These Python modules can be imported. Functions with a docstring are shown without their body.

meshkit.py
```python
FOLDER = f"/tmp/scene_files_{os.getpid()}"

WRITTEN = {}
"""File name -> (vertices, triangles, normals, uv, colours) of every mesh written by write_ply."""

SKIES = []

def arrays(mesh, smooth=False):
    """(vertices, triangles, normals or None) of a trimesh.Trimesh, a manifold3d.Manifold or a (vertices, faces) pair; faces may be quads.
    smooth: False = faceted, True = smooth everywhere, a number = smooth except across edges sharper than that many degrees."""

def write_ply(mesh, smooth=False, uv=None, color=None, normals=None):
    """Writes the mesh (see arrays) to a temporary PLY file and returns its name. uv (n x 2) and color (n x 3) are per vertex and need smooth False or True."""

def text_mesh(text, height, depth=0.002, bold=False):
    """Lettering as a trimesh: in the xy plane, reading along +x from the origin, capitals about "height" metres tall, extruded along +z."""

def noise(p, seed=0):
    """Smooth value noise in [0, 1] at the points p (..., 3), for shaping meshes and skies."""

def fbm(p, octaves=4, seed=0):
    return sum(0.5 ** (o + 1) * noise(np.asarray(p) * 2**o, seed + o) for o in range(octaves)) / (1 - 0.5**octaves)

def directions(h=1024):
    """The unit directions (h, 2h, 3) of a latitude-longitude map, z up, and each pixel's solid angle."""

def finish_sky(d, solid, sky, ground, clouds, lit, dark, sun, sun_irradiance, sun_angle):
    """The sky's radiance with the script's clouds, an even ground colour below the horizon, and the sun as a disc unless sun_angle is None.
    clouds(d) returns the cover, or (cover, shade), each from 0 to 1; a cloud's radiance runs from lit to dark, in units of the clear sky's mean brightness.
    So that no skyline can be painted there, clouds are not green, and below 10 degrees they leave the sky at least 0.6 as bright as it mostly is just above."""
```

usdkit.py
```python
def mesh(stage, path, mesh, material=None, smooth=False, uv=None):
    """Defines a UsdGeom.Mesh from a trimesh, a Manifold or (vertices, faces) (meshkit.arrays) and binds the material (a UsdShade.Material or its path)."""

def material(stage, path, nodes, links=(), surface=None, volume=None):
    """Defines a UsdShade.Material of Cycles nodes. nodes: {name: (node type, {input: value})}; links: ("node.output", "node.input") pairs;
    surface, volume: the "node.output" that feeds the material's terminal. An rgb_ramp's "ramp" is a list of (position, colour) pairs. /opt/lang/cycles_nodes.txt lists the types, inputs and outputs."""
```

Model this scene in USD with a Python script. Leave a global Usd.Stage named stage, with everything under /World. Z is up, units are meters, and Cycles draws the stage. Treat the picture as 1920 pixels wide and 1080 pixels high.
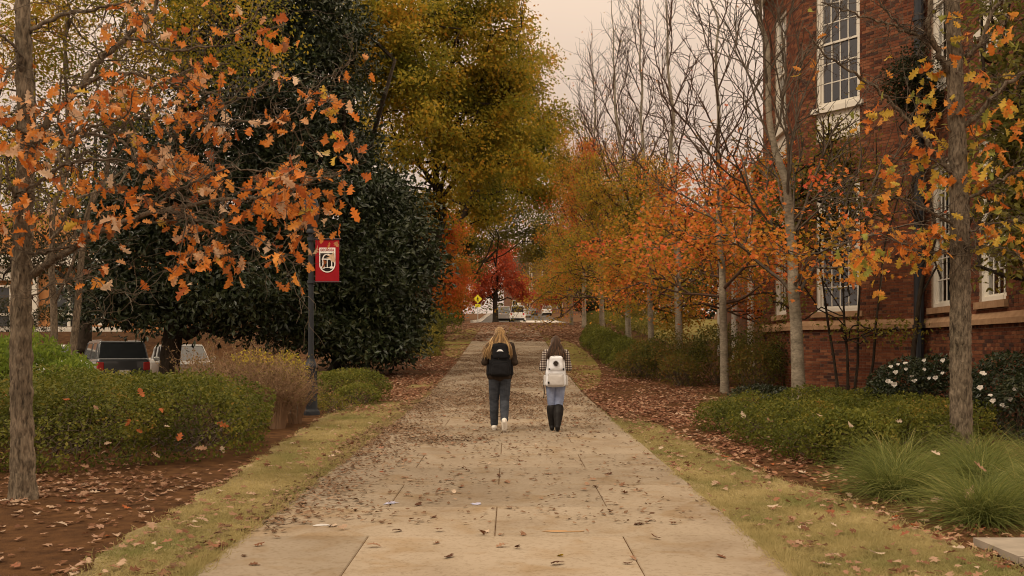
import math, zlib, numpy as np, trimesh, usdkit, meshkit
import manifold3d as m3
from shapely.geometry import Polygon, box as sbox
from shapely import union_all
from scipy.interpolate import PchipInterpolator
from scipy.sparse import coo_matrix
from scipy.sparse.csgraph import connected_components
from pxr import Usd, UsdGeom, UsdLux, UsdShade, Gf, Sdf, Vt

stage = Usd.Stage.CreateInMemory()
UsdGeom.SetStageUpAxis(stage, 'Z')
UsdGeom.SetStageMetersPerUnit(stage, 1.0)
world = UsdGeom.Xform.Define(stage, '/World')
stage.SetDefaultPrim(world.GetPrim())
UsdGeom.Scope.Define(stage, '/World/Looks')

# ------------------------------------------------------------------ camera, sky, sun, exposure
FPX, CX, CY, EYE = 1850.0, 957.0, 650.0, 1.6            # of the 1920 x 1080 photograph
cam = UsdGeom.Camera.Define(stage, '/World/camera')
cam.CreateHorizontalApertureAttr(36.0)
cam.CreateVerticalApertureAttr(20.25)
cam.CreateFocalLengthAttr(36.0 * FPX / 1920)
cam.CreateHorizontalApertureOffsetAttr((960 - CX) * 36.0 / 1920)
cam.CreateVerticalApertureOffsetAttr((CY - 540) * 36.0 / 1920)
cam.CreateClippingRangeAttr((0.1, 3000.0))
cam.AddTranslateOp().Set(Gf.Vec3d(0, 0, EYE))
cam.AddRotateXOp().Set(90.0)
cam.CreateExposureAttr(0.0)

SUN_DIR = np.array([-0.55, -0.50, 0.85]); SUN_DIR /= np.linalg.norm(SUN_DIR)     # towards the sun, behind thick cloud
sun = UsdLux.DistantLight.Define(stage, '/World/sun')
sun.CreateIntensityAttr(0.4); sun.CreateAngleAttr(18.0); sun.CreateColorAttr(Gf.Vec3f(1.0, 0.86, 0.68))
sun.GetPrim().CreateAttribute('inputs:normalize', Sdf.ValueTypeNames.Bool).Set(True)
_z = SUN_DIR; _x = np.cross([0, 1, 0], _z); _x /= np.linalg.norm(_x); _y = np.cross(_z, _x)
sun.AddTransformOp().Set(Gf.Matrix4d(*_x, 0, *_y, 0, *_z, 0, 0, 0, 40, 1))

sky = UsdLux.DomeLight.Define(stage, '/World/sky')
sky_mat = usdkit.material(stage, '/World/Looks/overcast_sky', {
    'tc': ('texture_coordinate', {}),
    'sky': ('sky_texture', {'sky_type': 'single_scattering', 'sun_disc': False, 'sun_elevation': float(math.asin(SUN_DIR[2])), 'sun_rotation': float(math.atan2(SUN_DIR[0], SUN_DIR[1]))}),
    'sep': ('separate_xyz', {}),
    'up': ('map_range', {'range_type': 'smoothstep', 'from_min': 0.12, 'from_max': 0.95, 'to_min': 0.0, 'to_max': 1.0, 'clamp': True}),
    'grad': ('mix_color', {'a': (7.15, 5.40, 4.20), 'b': (23.5, 18.6, 13.6)}),
    'n': ('noise_texture', {'scale': 2.2, 'detail': 5.0, 'roughness': 0.55}),
    'nr': ('map_range', {'from_min': 0.3, 'from_max': 0.7, 'to_min': 0.93, 'to_max': 1.06, 'clamp': True}),
    'cl': ('vector_math', {'math_type': 'scale'}),
    'mx': ('mix_color', {'fac': 0.95}),
    'bg': ('background_shader', {'strength': 0.1}),
}, [('tc.generated', 'sep.vector'), ('sep.z', 'up.value'), ('up.result', 'grad.fac'), ('tc.generated', 'n.vector'), ('n.fac', 'nr.value'),
    ('grad.result', 'cl.vector1'), ('nr.result', 'cl.scale'), ('sky.color', 'mx.a'), ('cl.vector', 'mx.b'), ('mx.result', 'bg.color')], surface='bg.background')
UsdShade.MaterialBindingAPI.Apply(sky.GetPrim()).Bind(sky_mat)
sky.GetPrim().SetCustomDataByKey('kind', 'structure')
sky.GetPrim().SetCustomDataByKey('label', 'pale cream overcast sky over the whole walk')

# ------------------------------------------------------------------ helpers
used = {}
def numbered(parent, name):
    k = (parent, name); n = used.get(k, 0); used[k] = n + 1
    return f'{parent}/{name}' + (f'_{n:03d}' if n else '')

def setdata(prim, **kw):
    for k, v in kw.items():
        if v: prim.SetCustomDataByKey(k, v)
    return prim

RND, TRIS = set(), [0]
def vary(m, v, f, matname):
    """A random number for every separate piece of the mesh (each leaf, brick, lock of hair), read by its material."""
    TRIS[0] += len(f)
    if matname not in RND: return
    n, lab = connected_components(coo_matrix((np.ones(3 * len(f), bool), (f.ravel(), np.roll(f, 1, 1).ravel())), shape=(len(v), len(v))), directed=False)
    r = np.random.default_rng(zlib.crc32(str(m.GetPath()).encode())).random(n).astype(np.float32)[lab]
    UsdGeom.PrimvarsAPI(m).CreatePrimvar('rnd', Sdf.ValueTypeNames.FloatArray, 'vertex').Set(Vt.FloatArray.FromNumpy(r))

class Thing:
    """An Xform at the thing's base; parts are given in world coordinates (or local ones when built at the origin)."""
    def __init__(self, name, label, cat, loc=(0, 0, 0), rot=0.0, group=None, kind=None, local=False):
        self.path = numbered('/World', name)
        self.loc = np.array(loc, float); self.local = local
        x = UsdGeom.Xform.Define(stage, self.path)
        x.AddTranslateOp().Set(Gf.Vec3d(*map(float, loc)))
        if rot: x.AddRotateZOp().Set(float(rot))
        self.prim = setdata(x.GetPrim(), label=label, category=cat, group=group, kind=kind)
    def part(self, name, mesh, mat, smooth=False, label=None, kind=None, under=None):
        v, f = as_arrays(mesh)
        if not self.local: v = v - self.loc
        p = numbered(under or self.path, name)
        m = usdkit.mesh(stage, p, (v, f), M[mat], smooth)
        vary(m, v, f, mat)
        setdata(m.GetPrim(), label=label, kind=kind)
        return p

def single(name, mesh, mat, label=None, cat=None, group=None, kind=None, smooth=False, under='/World'):
    p = numbered(under, name)
    v, f = as_arrays(mesh)
    m = usdkit.mesh(stage, p, (v, f), M[mat], smooth)
    vary(m, v, f, mat)
    setdata(m.GetPrim(), label=label, category=cat, group=group, kind=kind)
    return p

def as_arrays(mesh):
    if isinstance(mesh, MB): return mesh.arrays()
    v, f, _ = meshkit.arrays(mesh)
    return v, f

class MB:
    """Collects pieces into one mesh."""
    def __init__(self): self.v, self.f, self.n = [], [], 0
    def add(self, mesh):
        v, f = as_arrays(mesh)
        self.v.append(v); self.f.append(f + self.n); self.n += len(v)
        return self
    def arrays(self):
        if not self.v: return np.zeros((0, 3)), np.zeros((0, 3), int)
        return np.vstack(self.v), np.vstack(self.f)

def tube(pts, rad, sides=6, cap=True):
    p = np.asarray(pts, float); k = len(p)
    t = np.gradient(p, axis=0); t /= np.linalg.norm(t, axis=1, keepdims=True) + 1e-12
    ref = np.array([0, 0, 1.0]) if abs(t[:, 2]).mean() < 0.7 else np.array([1.0, 0, 0])
    a = np.cross(t, ref); a /= np.linalg.norm(a, axis=1, keepdims=True) + 1e-12
    b = np.cross(t, a); an = np.arange(sides) * 2 * np.pi / sides
    r = np.broadcast_to(rad, (k,)).astype(float)
    v = p[:, None] + r[:, None, None] * (np.cos(an)[None, :, None] * a[:, None] + np.sin(an)[None, :, None] * b[:, None])
    v = v.reshape(-1, 3)
    i, j = np.meshgrid(np.arange(k - 1), np.arange(sides), indexing='ij')
    q = np.stack([i * sides + j, i * sides + (j + 1) % sides, (i + 1) * sides + (j + 1) % sides, (i + 1) * sides + j], -1).reshape(-1, 4)
    f = [q[:, [0, 2, 1]], q[:, [0, 3, 2]]]
    if cap and sides > 3:
        jj = np.arange(sides); n = len(v)
        v = np.vstack([v, p[:1], p[-1:]])
        f.append(np.stack([np.full(sides, n), jj, (jj + 1) % sides], 1))
        o = (k - 1) * sides
        f.append(np.stack([np.full(sides, n + 1), o + (jj + 1) % sides, o + jj], 1))
    return v, np.vstack(f)

def box(x0, x1, y0, y1, z0, z1):
    v = np.array([[x, y, z] for z in (z0, z1) for y in (y0, y1) for x in (x0, x1)], float)
    f = np.array([[0, 2, 3], [0, 3, 1], [4, 5, 7], [4, 7, 6], [0, 1, 5], [0, 5, 4], [2, 6, 7], [2, 7, 3], [0, 4, 6], [0, 6, 2], [1, 3, 7], [1, 7, 5]])
    return v, f

def rbox(x0, x1, y0, y1, z0, z1, r=0.02, seg=8):
    c = [m3.Manifold.sphere(r, seg).translate((x, y, z)) for x in (x0 + r, x1 - r) for y in (y0 + r, y1 - r) for z in (z0 + r, z1 - r)]
    return m3.Manifold.batch_hull(c)

def hull(balls, seg=12):
    return m3.Manifold.batch_hull([m3.Manifold.sphere(r, seg).translate(tuple(map(float, p))) for p, r in balls])

def lathe(profile, seg=16, loc=(0, 0, 0)):
    pr = np.asarray(profile, float); k = len(pr); an = np.arange(seg) * 2 * np.pi / seg
    v = np.stack([pr[:, None, 0] * np.cos(an), pr[:, None, 0] * np.sin(an), np.repeat(pr[:, 1:2], seg, 1)], -1).reshape(-1, 3) + np.array(loc)
    i, j = np.meshgrid(np.arange(k - 1), np.arange(seg), indexing='ij')
    q = np.stack([i * seg + j, i * seg + (j + 1) % seg, (i + 1) * seg + (j + 1) % seg, (i + 1) * seg + j], -1).reshape(-1, 4)
    return v, np.vstack([q[:, [0, 1, 2]], q[:, [0, 2, 3]]])

def rotz(v, deg):
    a = math.radians(deg); c, s = math.cos(a), math.sin(a)
    return np.asarray(v) @ np.array([[c, s, 0], [-s, c, 0], [0, 0, 1]])

def moved(mesh, loc=(0, 0, 0), rot=0.0, scale=1.0):
    v, f = as_arrays(mesh)
    return rotz(v * scale, rot) + np.array(loc), f

# terrain: the walk climbs very gently, then more steeply towards the street at its end
_pr = PchipInterpolator([-60, 0, 22, 35, 48, 60, 71, 90, 110, 126, 140, 180, 250, 400], [0, 0, 0, .32, .87, 1.4, 1.87, 2.25, 2.55, 2.78, 3.0, 4.3, 6.2, 8.0])
SLOPE = 0.01514
def sst(x, a, b):
    t = np.clip((np.asarray(x, float) - a) / (b - a), 0, 1); return t * t * (3 - 2 * t)
def G(x, y):
    x = np.asarray(x, float); y = np.asarray(y, float)
    g = _pr(np.clip(y, -60, 400)) + SLOPE * y
    lot = sst(-x, 8.0, 10.5) * sst(y, 19, 24) * (1 - sst(y, 41, 46))          # the car park lies lower
    g = g * (1 - lot) + 0.14 * lot
    bank = sst(-x, 10, 14) * sst(y, 41, 48)
    g = g * (1 - bank) + np.maximum(g, 2.3) * bank
    rb = sst(x, 6.0, 9.0) * sst(y, 38, 50) * (1 - sst(y, 100, 130))            # lawn bank on the right
    return g + 0.5 * rb
def at(px, py, Y):
    return np.array([(px - CX) / FPX * Y, Y, EYE - (py - CY) / FPX * Y])
def proj(p):
    p = np.asarray(p, float)
    return CX + FPX * p[..., 0] / p[..., 1], CY - FPX * (p[..., 2] - EYE) / p[..., 1]
def ground(x, y, dz=0.0):
    return np.array([x, y, float(G(x, y)) + dz])

# ------------------------------------------------------------------ materials
M = {}
def mat(name, nodes, links, surface='p.BSDF'):
    for kind, inp in nodes.values():
        if kind == 'principled_bsdf' and inp.get('roughness', .5) >= .5: inp.setdefault('specular_ior_level', .10)      # rough outdoor surfaces: hardly any sheen
    M[name] = usdkit.material(stage, '/World/Looks/' + name, nodes, links, surface=surface)
def plain(name, color, rough=0.6, **kw):
    mat(name, {'p': ('principled_bsdf', {'base_color': color, 'roughness': rough, **kw})}, [])
def mottled(name, c0, c1, scale=8.0, rough=0.8, bump=0.0, detail=4.0, stretch=(1, 1, 1), lo=0.3, hi=0.7, bscale=None, **kw):
    nodes = {'g': ('geometry', {}), 'm': ('mapping', {'scale': stretch}), 'n': ('noise_texture', {'scale': scale, 'detail': detail, 'roughness': 0.6}),
             'r': ('rgb_ramp', {'ramp': [(lo, c0), (hi, c1)]}), 'p': ('principled_bsdf', {'roughness': rough, **kw})}
    links = [('g.position', 'm.vector'), ('m.vector', 'n.vector'), ('n.fac', 'r.fac'), ('r.color', 'p.base_color')]
    if bump:
        nodes['n2'] = ('noise_texture', {'scale': bscale or scale * 3, 'detail': 5.0, 'roughness': 0.65}); nodes['b'] = ('bump', {'strength': 1.0, 'distance': bump})
        links += [('m.vector', 'n2.vector'), ('n2.fac', 'b.height'), ('b.normal', 'p.normal')]
    mat(name, nodes, links)
def leafy(name, stops, rough=0.5, tr=0.35, clump=1.2, cl_amt=0.5, spec=0.10):
    """Leaf colour: each leaf its own tone along the stops, drifting from clump to clump; light passes through."""
    RND.add(name)
    nodes = {'g': ('geometry', {}), 'at': ('attribute', {'attribute': 'rnd'}), 'n': ('noise_texture', {'scale': clump, 'detail': 3.0}), 'nm': ('map_range', {'from_min': 0.3, 'from_max': 0.7, 'to_min': 0.0, 'to_max': 1.0, 'clamp': True}),
             'mx': ('mix_float', {'fac': cl_amt}), 'r': ('rgb_ramp', {'ramp': stops}),
             'p': ('principled_bsdf', {'roughness': rough, 'specular_ior_level': spec}), 't': ('translucent_bsdf', {}), 'mc': ('mix_closure', {'fac': tr})}
    mat(name, nodes, [('g.position', 'n.vector'), ('n.fac', 'nm.value'), ('at.fac', 'mx.a'), ('nm.result', 'mx.b'), ('mx.result', 'r.fac'),
        ('r.color', 'p.base_color'), ('r.color', 't.color'), ('p.BSDF', 'mc.closure1'), ('t.BSDF', 'mc.closure2')], surface='mc.closure')

mottled('soil', (.055, .027, .011), (.13, .066, .027), 3.0, .95, .02, bscale=40)
mottled('mulch', (.048, .022, .009), (.125, .060, .023), 5.0, .95, .03, bscale=60)
mottled('lawn_ground', (.115, .088, .042), (.33, .265, .13), 1.7, .95, .015, bscale=90)
mottled('far_lawn', (.10, .085, .020), (.17, .13, .035), 1.0, .95)
mottled('asphalt', (.06, .055, .05), (.09, .08, .07), 4.0, .85)
mottled('pale_street', (.42, .38, .33), (.50, .46, .40), 2.0, .8)
# concrete: warm grey slabs with stains
mat('concrete', {'g': ('geometry', {}), 'n': ('noise_texture', {'scale': .9, 'detail': 6.0, 'roughness': .62}), 'r': ('rgb_ramp', {'ramp': [(.28, (.195, .150, .104)), (.5, (.255, .207, .150)), (.75, (.295, .243, .182))]}),
    'n2': ('noise_texture', {'scale': 26.0, 'detail': 4.0, 'roughness': .7}), 'r2': ('rgb_ramp', {'ramp': [(.33, (.72, .68, .62)), (.5, (1, 1, 1))]}),
    'n3': ('noise_texture', {'scale': 2.6, 'detail': 3.0, 'roughness': .5, 'distortion': .6}), 'r3': ('rgb_ramp', {'ramp': [(.50, (1, 1, 1)), (.68, (.84, .74, .60))]}),
    'a': ('mix_color', {'blend_type': 'multiply', 'fac': .8}), 'c': ('mix_color', {'blend_type': 'multiply', 'fac': .8}), 'oi': ('object_info', {}), 'om': ('map_range', {'to_min': .84, 'to_max': 1.08}),
    'sc': ('vector_math', {'math_type': 'scale'}), 'b': ('bump', {'strength': .6, 'distance': .003}), 'p': ('principled_bsdf', {'roughness': .85})},
    [('g.position', 'n.vector'), ('n.fac', 'r.fac'), ('g.position', 'n2.vector'), ('n2.fac', 'r2.fac'), ('r.color', 'a.a'), ('r2.color', 'a.b'), ('g.position', 'n3.vector'), ('n3.fac', 'r3.fac'),
     ('a.result', 'c.a'), ('r3.color', 'c.b'), ('oi.random', 'om.value'), ('c.result', 'sc.vector1'), ('om.result', 'sc.scale'), ('sc.vector', 'p.base_color'), ('n2.fac', 'b.height'), ('b.normal', 'p.normal')])
mottled('paving', (.20, .17, .135), (.28, .24, .19), 6.0, .9, .003)
def bark(name, c0, c1, zs=0.25, scale=26.0, dist=0.02, ridge=0.0):
    nodes = {'g': ('geometry', {}), 'm': ('mapping', {'scale': (1, 1, zs)}), 'n': ('noise_texture', {'scale': scale, 'detail': 5.0, 'roughness': .65, 'distortion': .5}),
             'n2': ('noise_texture', {'scale': 3.0, 'detail': 4.0}), 'r': ('rgb_ramp', {'ramp': [(.32, c0), (.68, c1)]}), 'r2': ('rgb_ramp', {'ramp': [(.35, (.75, .74, .70)), (.65, (1.1, 1.08, 1.05))]}),
             'a': ('mix_color', {'blend_type': 'multiply', 'fac': 1.0}), 'b': ('bump', {'strength': 1.0, 'distance': dist}), 'p': ('principled_bsdf', {'roughness': .92, 'specular_ior_level': .1})}
    mat(name, nodes, [('g.position', 'm.vector'), ('m.vector', 'n.vector'), ('n.fac', 'r.fac'), ('g.position', 'n2.vector'), ('n2.fac', 'r2.fac'), ('r.color', 'a.a'), ('r2.color', 'a.b'),
        ('a.result', 'p.base_color'), ('n.fac', 'b.height'), ('b.normal', 'p.normal')])
bark('oak_bark', (.036, .028, .020), (.25, .20, .145), .30, 34, .03)
bark('maple_bark', (.14, .12, .092), (.32, .28, .215), 2.2, 12, .008)
bark('twig_bark', (.055, .042, .031), (.13, .105, .08), .6, 20, .004)
bark('red_twig', (.045, .027, .019), (.115, .072, .050), .6, 20, .004)
bark('dark_bark', (.020, .015, .011), (.055, .043, .032), .3, 22)
leafy('oak_leaf', [(0, (.26, .075, .020)), (.3, (.46, .15, .028)), (.55, (.58, .22, .045)), (.75, (.50, .26, .12)), (.9, (.55, .40, .26)), (1, (.30, .22, .05))], .45, .35, 2.2, .35)
for k, c in enumerate([(.40, .11, .022), (.55, .17, .03), (.60, .25, .05), (.52, .33, .20), (.46, .30, .045), (.24, .24, .05), (.33, .09, .025), (.20, .075, .028), (.60, .44, .30)]):
    leafy(f'oak_leaf_{k}', [(0, tuple(np.array(c) * .8)), (1, tuple(np.array(c) * 1.12))], .45, .35, 9.0, 1.0)
leafy('oak_leaf_mixed', [(0, (.32, .10, .025)), (.3, (.50, .21, .035)), (.5, (.52, .30, .04)), (.7, (.33, .27, .05)), (.85, (.18, .20, .045)), (1, (.45, .20, .04))], .45, .35, 2.2, .35)
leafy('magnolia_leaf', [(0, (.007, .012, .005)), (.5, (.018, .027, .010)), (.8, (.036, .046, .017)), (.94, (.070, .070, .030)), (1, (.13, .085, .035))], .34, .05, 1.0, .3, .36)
leafy('golden_leaf', [(0, (.065, .078, .012)), (.30, (.15, .145, .017)), (.55, (.27, .21, .022)), (.74, (.40, .25, .026)), (.88, (.42, .17, .020)), (1, (.34, .30, .035))], .55, .42, .45, .62)
leafy('olive_leaf', [(0, (.05, .055, .015)), (.4, (.11, .105, .022)), (.75, (.19, .155, .028)), (1, (.26, .15, .026))], .55, .35, .3, .55)
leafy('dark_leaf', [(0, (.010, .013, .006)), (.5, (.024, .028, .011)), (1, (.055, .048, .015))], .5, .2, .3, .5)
leafy('maple_orange', [(0, (.13, .12, .018)), (.2, (.28, .18, .022)), (.42, (.50, .19, .028)), (.68, (.58, .125, .036)), (1, (.52, .080, .050))], .5, .4, .45, .6)
leafy('maple_yellow', [(0, (.075, .080, .012)), (.3, (.17, .145, .017)), (.55, (.30, .20, .020)), (.78, (.40, .18, .022)), (1, (.42, .10, .028))], .5, .42, .7, .65)
leafy('maple_mixed', [(0, (.085, .085, .012)), (.25, (.21, .165, .018)), (.45, (.40, .19, .024)), (.65, (.52, .14, .030)), (1, (.48, .075, .040))], .5, .42, .6, .65)
leafy('maple_red', [(0, (.16, .035, .014)), (.5, (.33, .052, .020)), (1, (.42, .11, .028))], .5, .4, .35, .5)
leafy('russet_leaf', [(0, (.020, .024, .007)), (.3, (.055, .058, .012)), (.55, (.11, .10, .018)), (.75, (.15, .075, .020)), (.9, (.10, .095, .018)), (1, (.26, .09, .025))], .55, .3, .8, .5)
leafy('hedge_leaf', [(0, (.026, .034, .007)), (.45, (.085, .095, .015)), (.8, (.15, .148, .026)), (.95, (.20, .16, .035)), (1, (.20, .10, .025))], .5, .28, .9, .45)
leafy('azalea_leaf', [(0, (.024, .030, .006)), (.45, (.068, .078, .012)), (.75, (.13, .125, .020)), (.93, (.18, .125, .024)), (1, (.28, .13, .035))], .5, .3, 1.7, .55)
leafy('spring_leaf', [(0, (.055, .085, .014)), (.5, (.115, .16, .022)), (1, (.20, .23, .035))], .5, .4, 1.5, .4)
plain('tan_stem', (.26, .165, .10), .8)
leafy('tan_leaf', [(0, (.085, .055, .030)), (.5, (.16, .10, .056)), (.85, (.16, .13, .035)), (1, (.24, .16, .085))], .7, .3, 1.5, .4)
leafy('yellow_leaf', [(0, (.22, .19, .025)), (.6, (.36, .29, .035)), (1, (.42, .26, .04))], .5, .4, 2.0, .4)
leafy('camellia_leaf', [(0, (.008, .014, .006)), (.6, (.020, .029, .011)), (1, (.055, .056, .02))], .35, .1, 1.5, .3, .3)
leafy('petal', [(0, (.66, .62, .56)), (1, (.82, .79, .73))], .6, .25, 3.0, .3)
leafy('grass_blade', [(0, (.19, .185, .065)), (.25, (.27, .225, .095)), (.5, (.36, .295, .135)), (.75, (.46, .375, .20)), (.9, (.30, .22, .11)), (1, (.55, .46, .28))], .6, .3, 1.3, .6)
leafy('tall_grass', [(0, (.045, .060, .014)), (.45, (.105, .125, .030)), (.8, (.19, .195, .055)), (.93, (.30, .26, .10)), (1, (.38, .28, .14))], .5, .3, 1.2, .3)
leafy('litter', [(0, (.075, .033, .018)), (.3, (.14, .065, .034)), (.55, (.22, .12, .070)), (.78, (.32, .21, .14)), (.88, (.20, .065, .03)), (1, (.45, .35, .26))], .75, .15, .5, .25)
leafy('red_litter', [(0, (.08, .036, .022)), (.35, (.17, .068, .037)), (.6, (.25, .125, .070)), (.85, (.38, .245, .16)), (.94, (.46, .34, .24)), (1, (.42, .18, .045))], .75, .15, .6, .25)
leafy('dark_litter', [(0, (.060, .033, .019)), (.4, (.13, .075, .042)), (.7, (.19, .118, .070)), (.9, (.26, .17, .105)), (1, (.34, .25, .165))], .75, .1, .6, .3)
for k, c in enumerate([(.36, .25, .17), (.25, .145, .088), (.15, .068, .036), (.44, .34, .25), (.08, .036, .020), (.30, .09, .030)]):
    leafy(f'fallen_{k}', [(0, tuple(np.array(c) * .75)), (1, tuple(np.array(c) * 1.15))], .75, .15, 14.0, 1.0)
plain('yellow_scrap', (.62, .47, .05), .6)
plain('white_paint', (.70, .66, .58), .5)
plain('aged_white', (.62, .58, .50), .6)
mottled('weathered_white', (.50, .46, .39), (.66, .62, .55), 5.0, .65)
mottled('sandstone', (.26, .155, .085), (.36, .225, .13), 7.0, .85, .004)
mottled('mortar', (.20, .15, .11), (.29, .225, .165), 12.0, .95, .003)
for k, (a, b) in enumerate([((.135, .047, .024), (.185, .067, .034)), ((.11, .038, .022), (.15, .054, .030)), ((.18, .070, .035), (.23, .095, .048)), ((.055, .028, .022), (.085, .042, .03))]):
    mottled(f'brick_{k}', a, b, 30.0, .9, .003)
RND.add('brick_mix')
mat('brick_mix', {'at': ('attribute', {'attribute': 'rnd'}), 'g': ('geometry', {}), 'r': ('rgb_ramp', {'ramp': [(0, (.055, .028, .022)), (.10, (.07, .032, .024)), (.14, (.115, .040, .023)), (.45, (.145, .050, .026)), (.75, (.18, .068, .034)), (1, (.23, .095, .048))]}),
    'n': ('noise_texture', {'scale': 30.0, 'detail': 4.0}), 'r2': ('rgb_ramp', {'ramp': [(.3, (.8, .8, .8)), (.7, (1.1, 1.1, 1.1))]}), 'a': ('mix_color', {'blend_type': 'multiply', 'fac': 1.0}), 'w': ('noise_texture', {'scale': 1.1, 'detail': 5.0, 'roughness': .6}), 'wr': ('rgb_ramp', {'ramp': [(.3, (.70, .72, .74)), (.55, (1.0, 1.0, 1.0)), (.75, (1.18, 1.14, 1.08))]}), 'wa': ('mix_color', {'blend_type': 'multiply', 'fac': 1.0}), 'p': ('principled_bsdf', {'roughness': .9})},
    [('g.position', 'w.vector'), ('w.fac', 'wr.fac'), ('a.result', 'wa.a'), ('wr.color', 'wa.b'), ('at.fac', 'r.fac'), ('g.position', 'n.vector'), ('n.fac', 'r2.fac'), ('r.color', 'a.a'), ('r2.color', 'a.b'), ('wa.result', 'p.base_color')])
mottled('orange_wall', (.34, .155, .060), (.42, .20, .08), 3.0, .9)
mottled('far_brick', (.14, .075, .05), (.19, .105, .07), 2.0, .9)
mottled('olive_roof', (.10, .085, .035), (.17, .14, .06), 6.0, .9, .01, stretch=(1, 1, 4))
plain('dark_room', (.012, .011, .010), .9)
plain('dark_metal', (.020, .024, .030), .42, metallic=.3)
plain('slate_metal', (.020, .023, .028), .5, specular_ior_level=.25)
plain('black_plastic', (.012, .012, .013), .5)
plain('rubber', (.02, .02, .02), .8)
plain('chrome', (.6, .6, .6), .25, metallic=1.0)
plain('steel_post', (.42, .40, .37), .5, metallic=.4)
plain('car_white', (.62, .60, .56), .3, coat_weight=.5)
plain('car_silver', (.46, .46, .44), .32, metallic=.35, coat_weight=.5)
plain('car_grey', (.30, .31, .31), .35, metallic=.4, coat_weight=.5)
plain('car_dark', (.055, .058, .06), .3, metallic=.3, coat_weight=.6)
plain('car_black', (.018, .018, .02), .28, coat_weight=.7)
plain('car_red', (.30, .05, .035), .3, coat_weight=.5)
plain('tail_light', (.35, .02, .015), .3)
plain('head_light', (.75, .74, .70), .2)
plain('sign_yellow', (.70, .60, .04), .5)
plain('sign_black', (.02, .02, .02), .5)
plain('lamp_glass', (.75, .72, .66), .35)
mat('glass_pane', {'f': ('fresnel', {'IOR': 1.5}), 'fm': ('math', {'math_type': 'multiply_add', 'value2': 1.6, 'value3': .05, 'use_clamp': True}), 't': ('transparent_bsdf', {'color': (.75, .78, .78)}), 'g': ('glossy_bsdf', {'color': (.9, .93, .97), 'roughness': .03}), 'm': ('mix_closure', {})},
    [('f.fac', 'fm.value1'), ('fm.value', 'm.fac'), ('t.BSDF', 'm.closure1'), ('g.BSDF', 'm.closure2')], surface='m.closure')
plain('car_glass', (.015, .017, .018), .08, specular_ior_level=.8)
mottled('banner_red', (.25, .008, .014), (.30, .012, .018), 3.0, .75)
plain('banner_white', (.74, .71, .66), .7)
plain('banner_black', (.015, .013, .013), .7)
mottled('skin', (.50, .30, .21), (.56, .35, .25), 20.0, .55)
def hairmat(name, stops):
    RND.add(name)
    mat(name, {'g': ('attribute', {'attribute': 'rnd'}), 'r': ('rgb_ramp', {'ramp': stops}), 'p': ('principled_bsdf', {'roughness': .42, 'specular_ior_level': .5})}, [('g.fac', 'r.fac'), ('r.color', 'p.base_color')])
hairmat('blond_hair', [(0, (.085, .050, .025)), (.4, (.20, .12, .052)), (.75, (.34, .215, .095)), (1, (.50, .34, .16))])
hairmat('brown_hair', [(0, (.020, .012, .008)), (.6, (.048, .028, .018)), (.9, (.085, .048, .028)), (1, (.14, .075, .04))])
mottled('jacket_brown', (.022, .016, .012), (.042, .030, .022), 26.0, .9, .004)
mottled('black_cloth', (.009, .009, .010), (.016, .016, .018), 40.0, .85, .002)
mottled('trouser_navy', (.026, .030, .038), (.055, .060, .070), 9.0, .85, .004, stretch=(1, 1, 2))
mottled('jeans_blue', (.17, .21, .33), (.27, .32, .47), 12.0, .85, .003)
mottled('boot_black', (.010, .009, .009), (.020, .018, .017), 20.0, .5, .002)
mottled('shoe_white', (.60, .56, .50), (.72, .69, .63), 20.0, .6)
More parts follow.
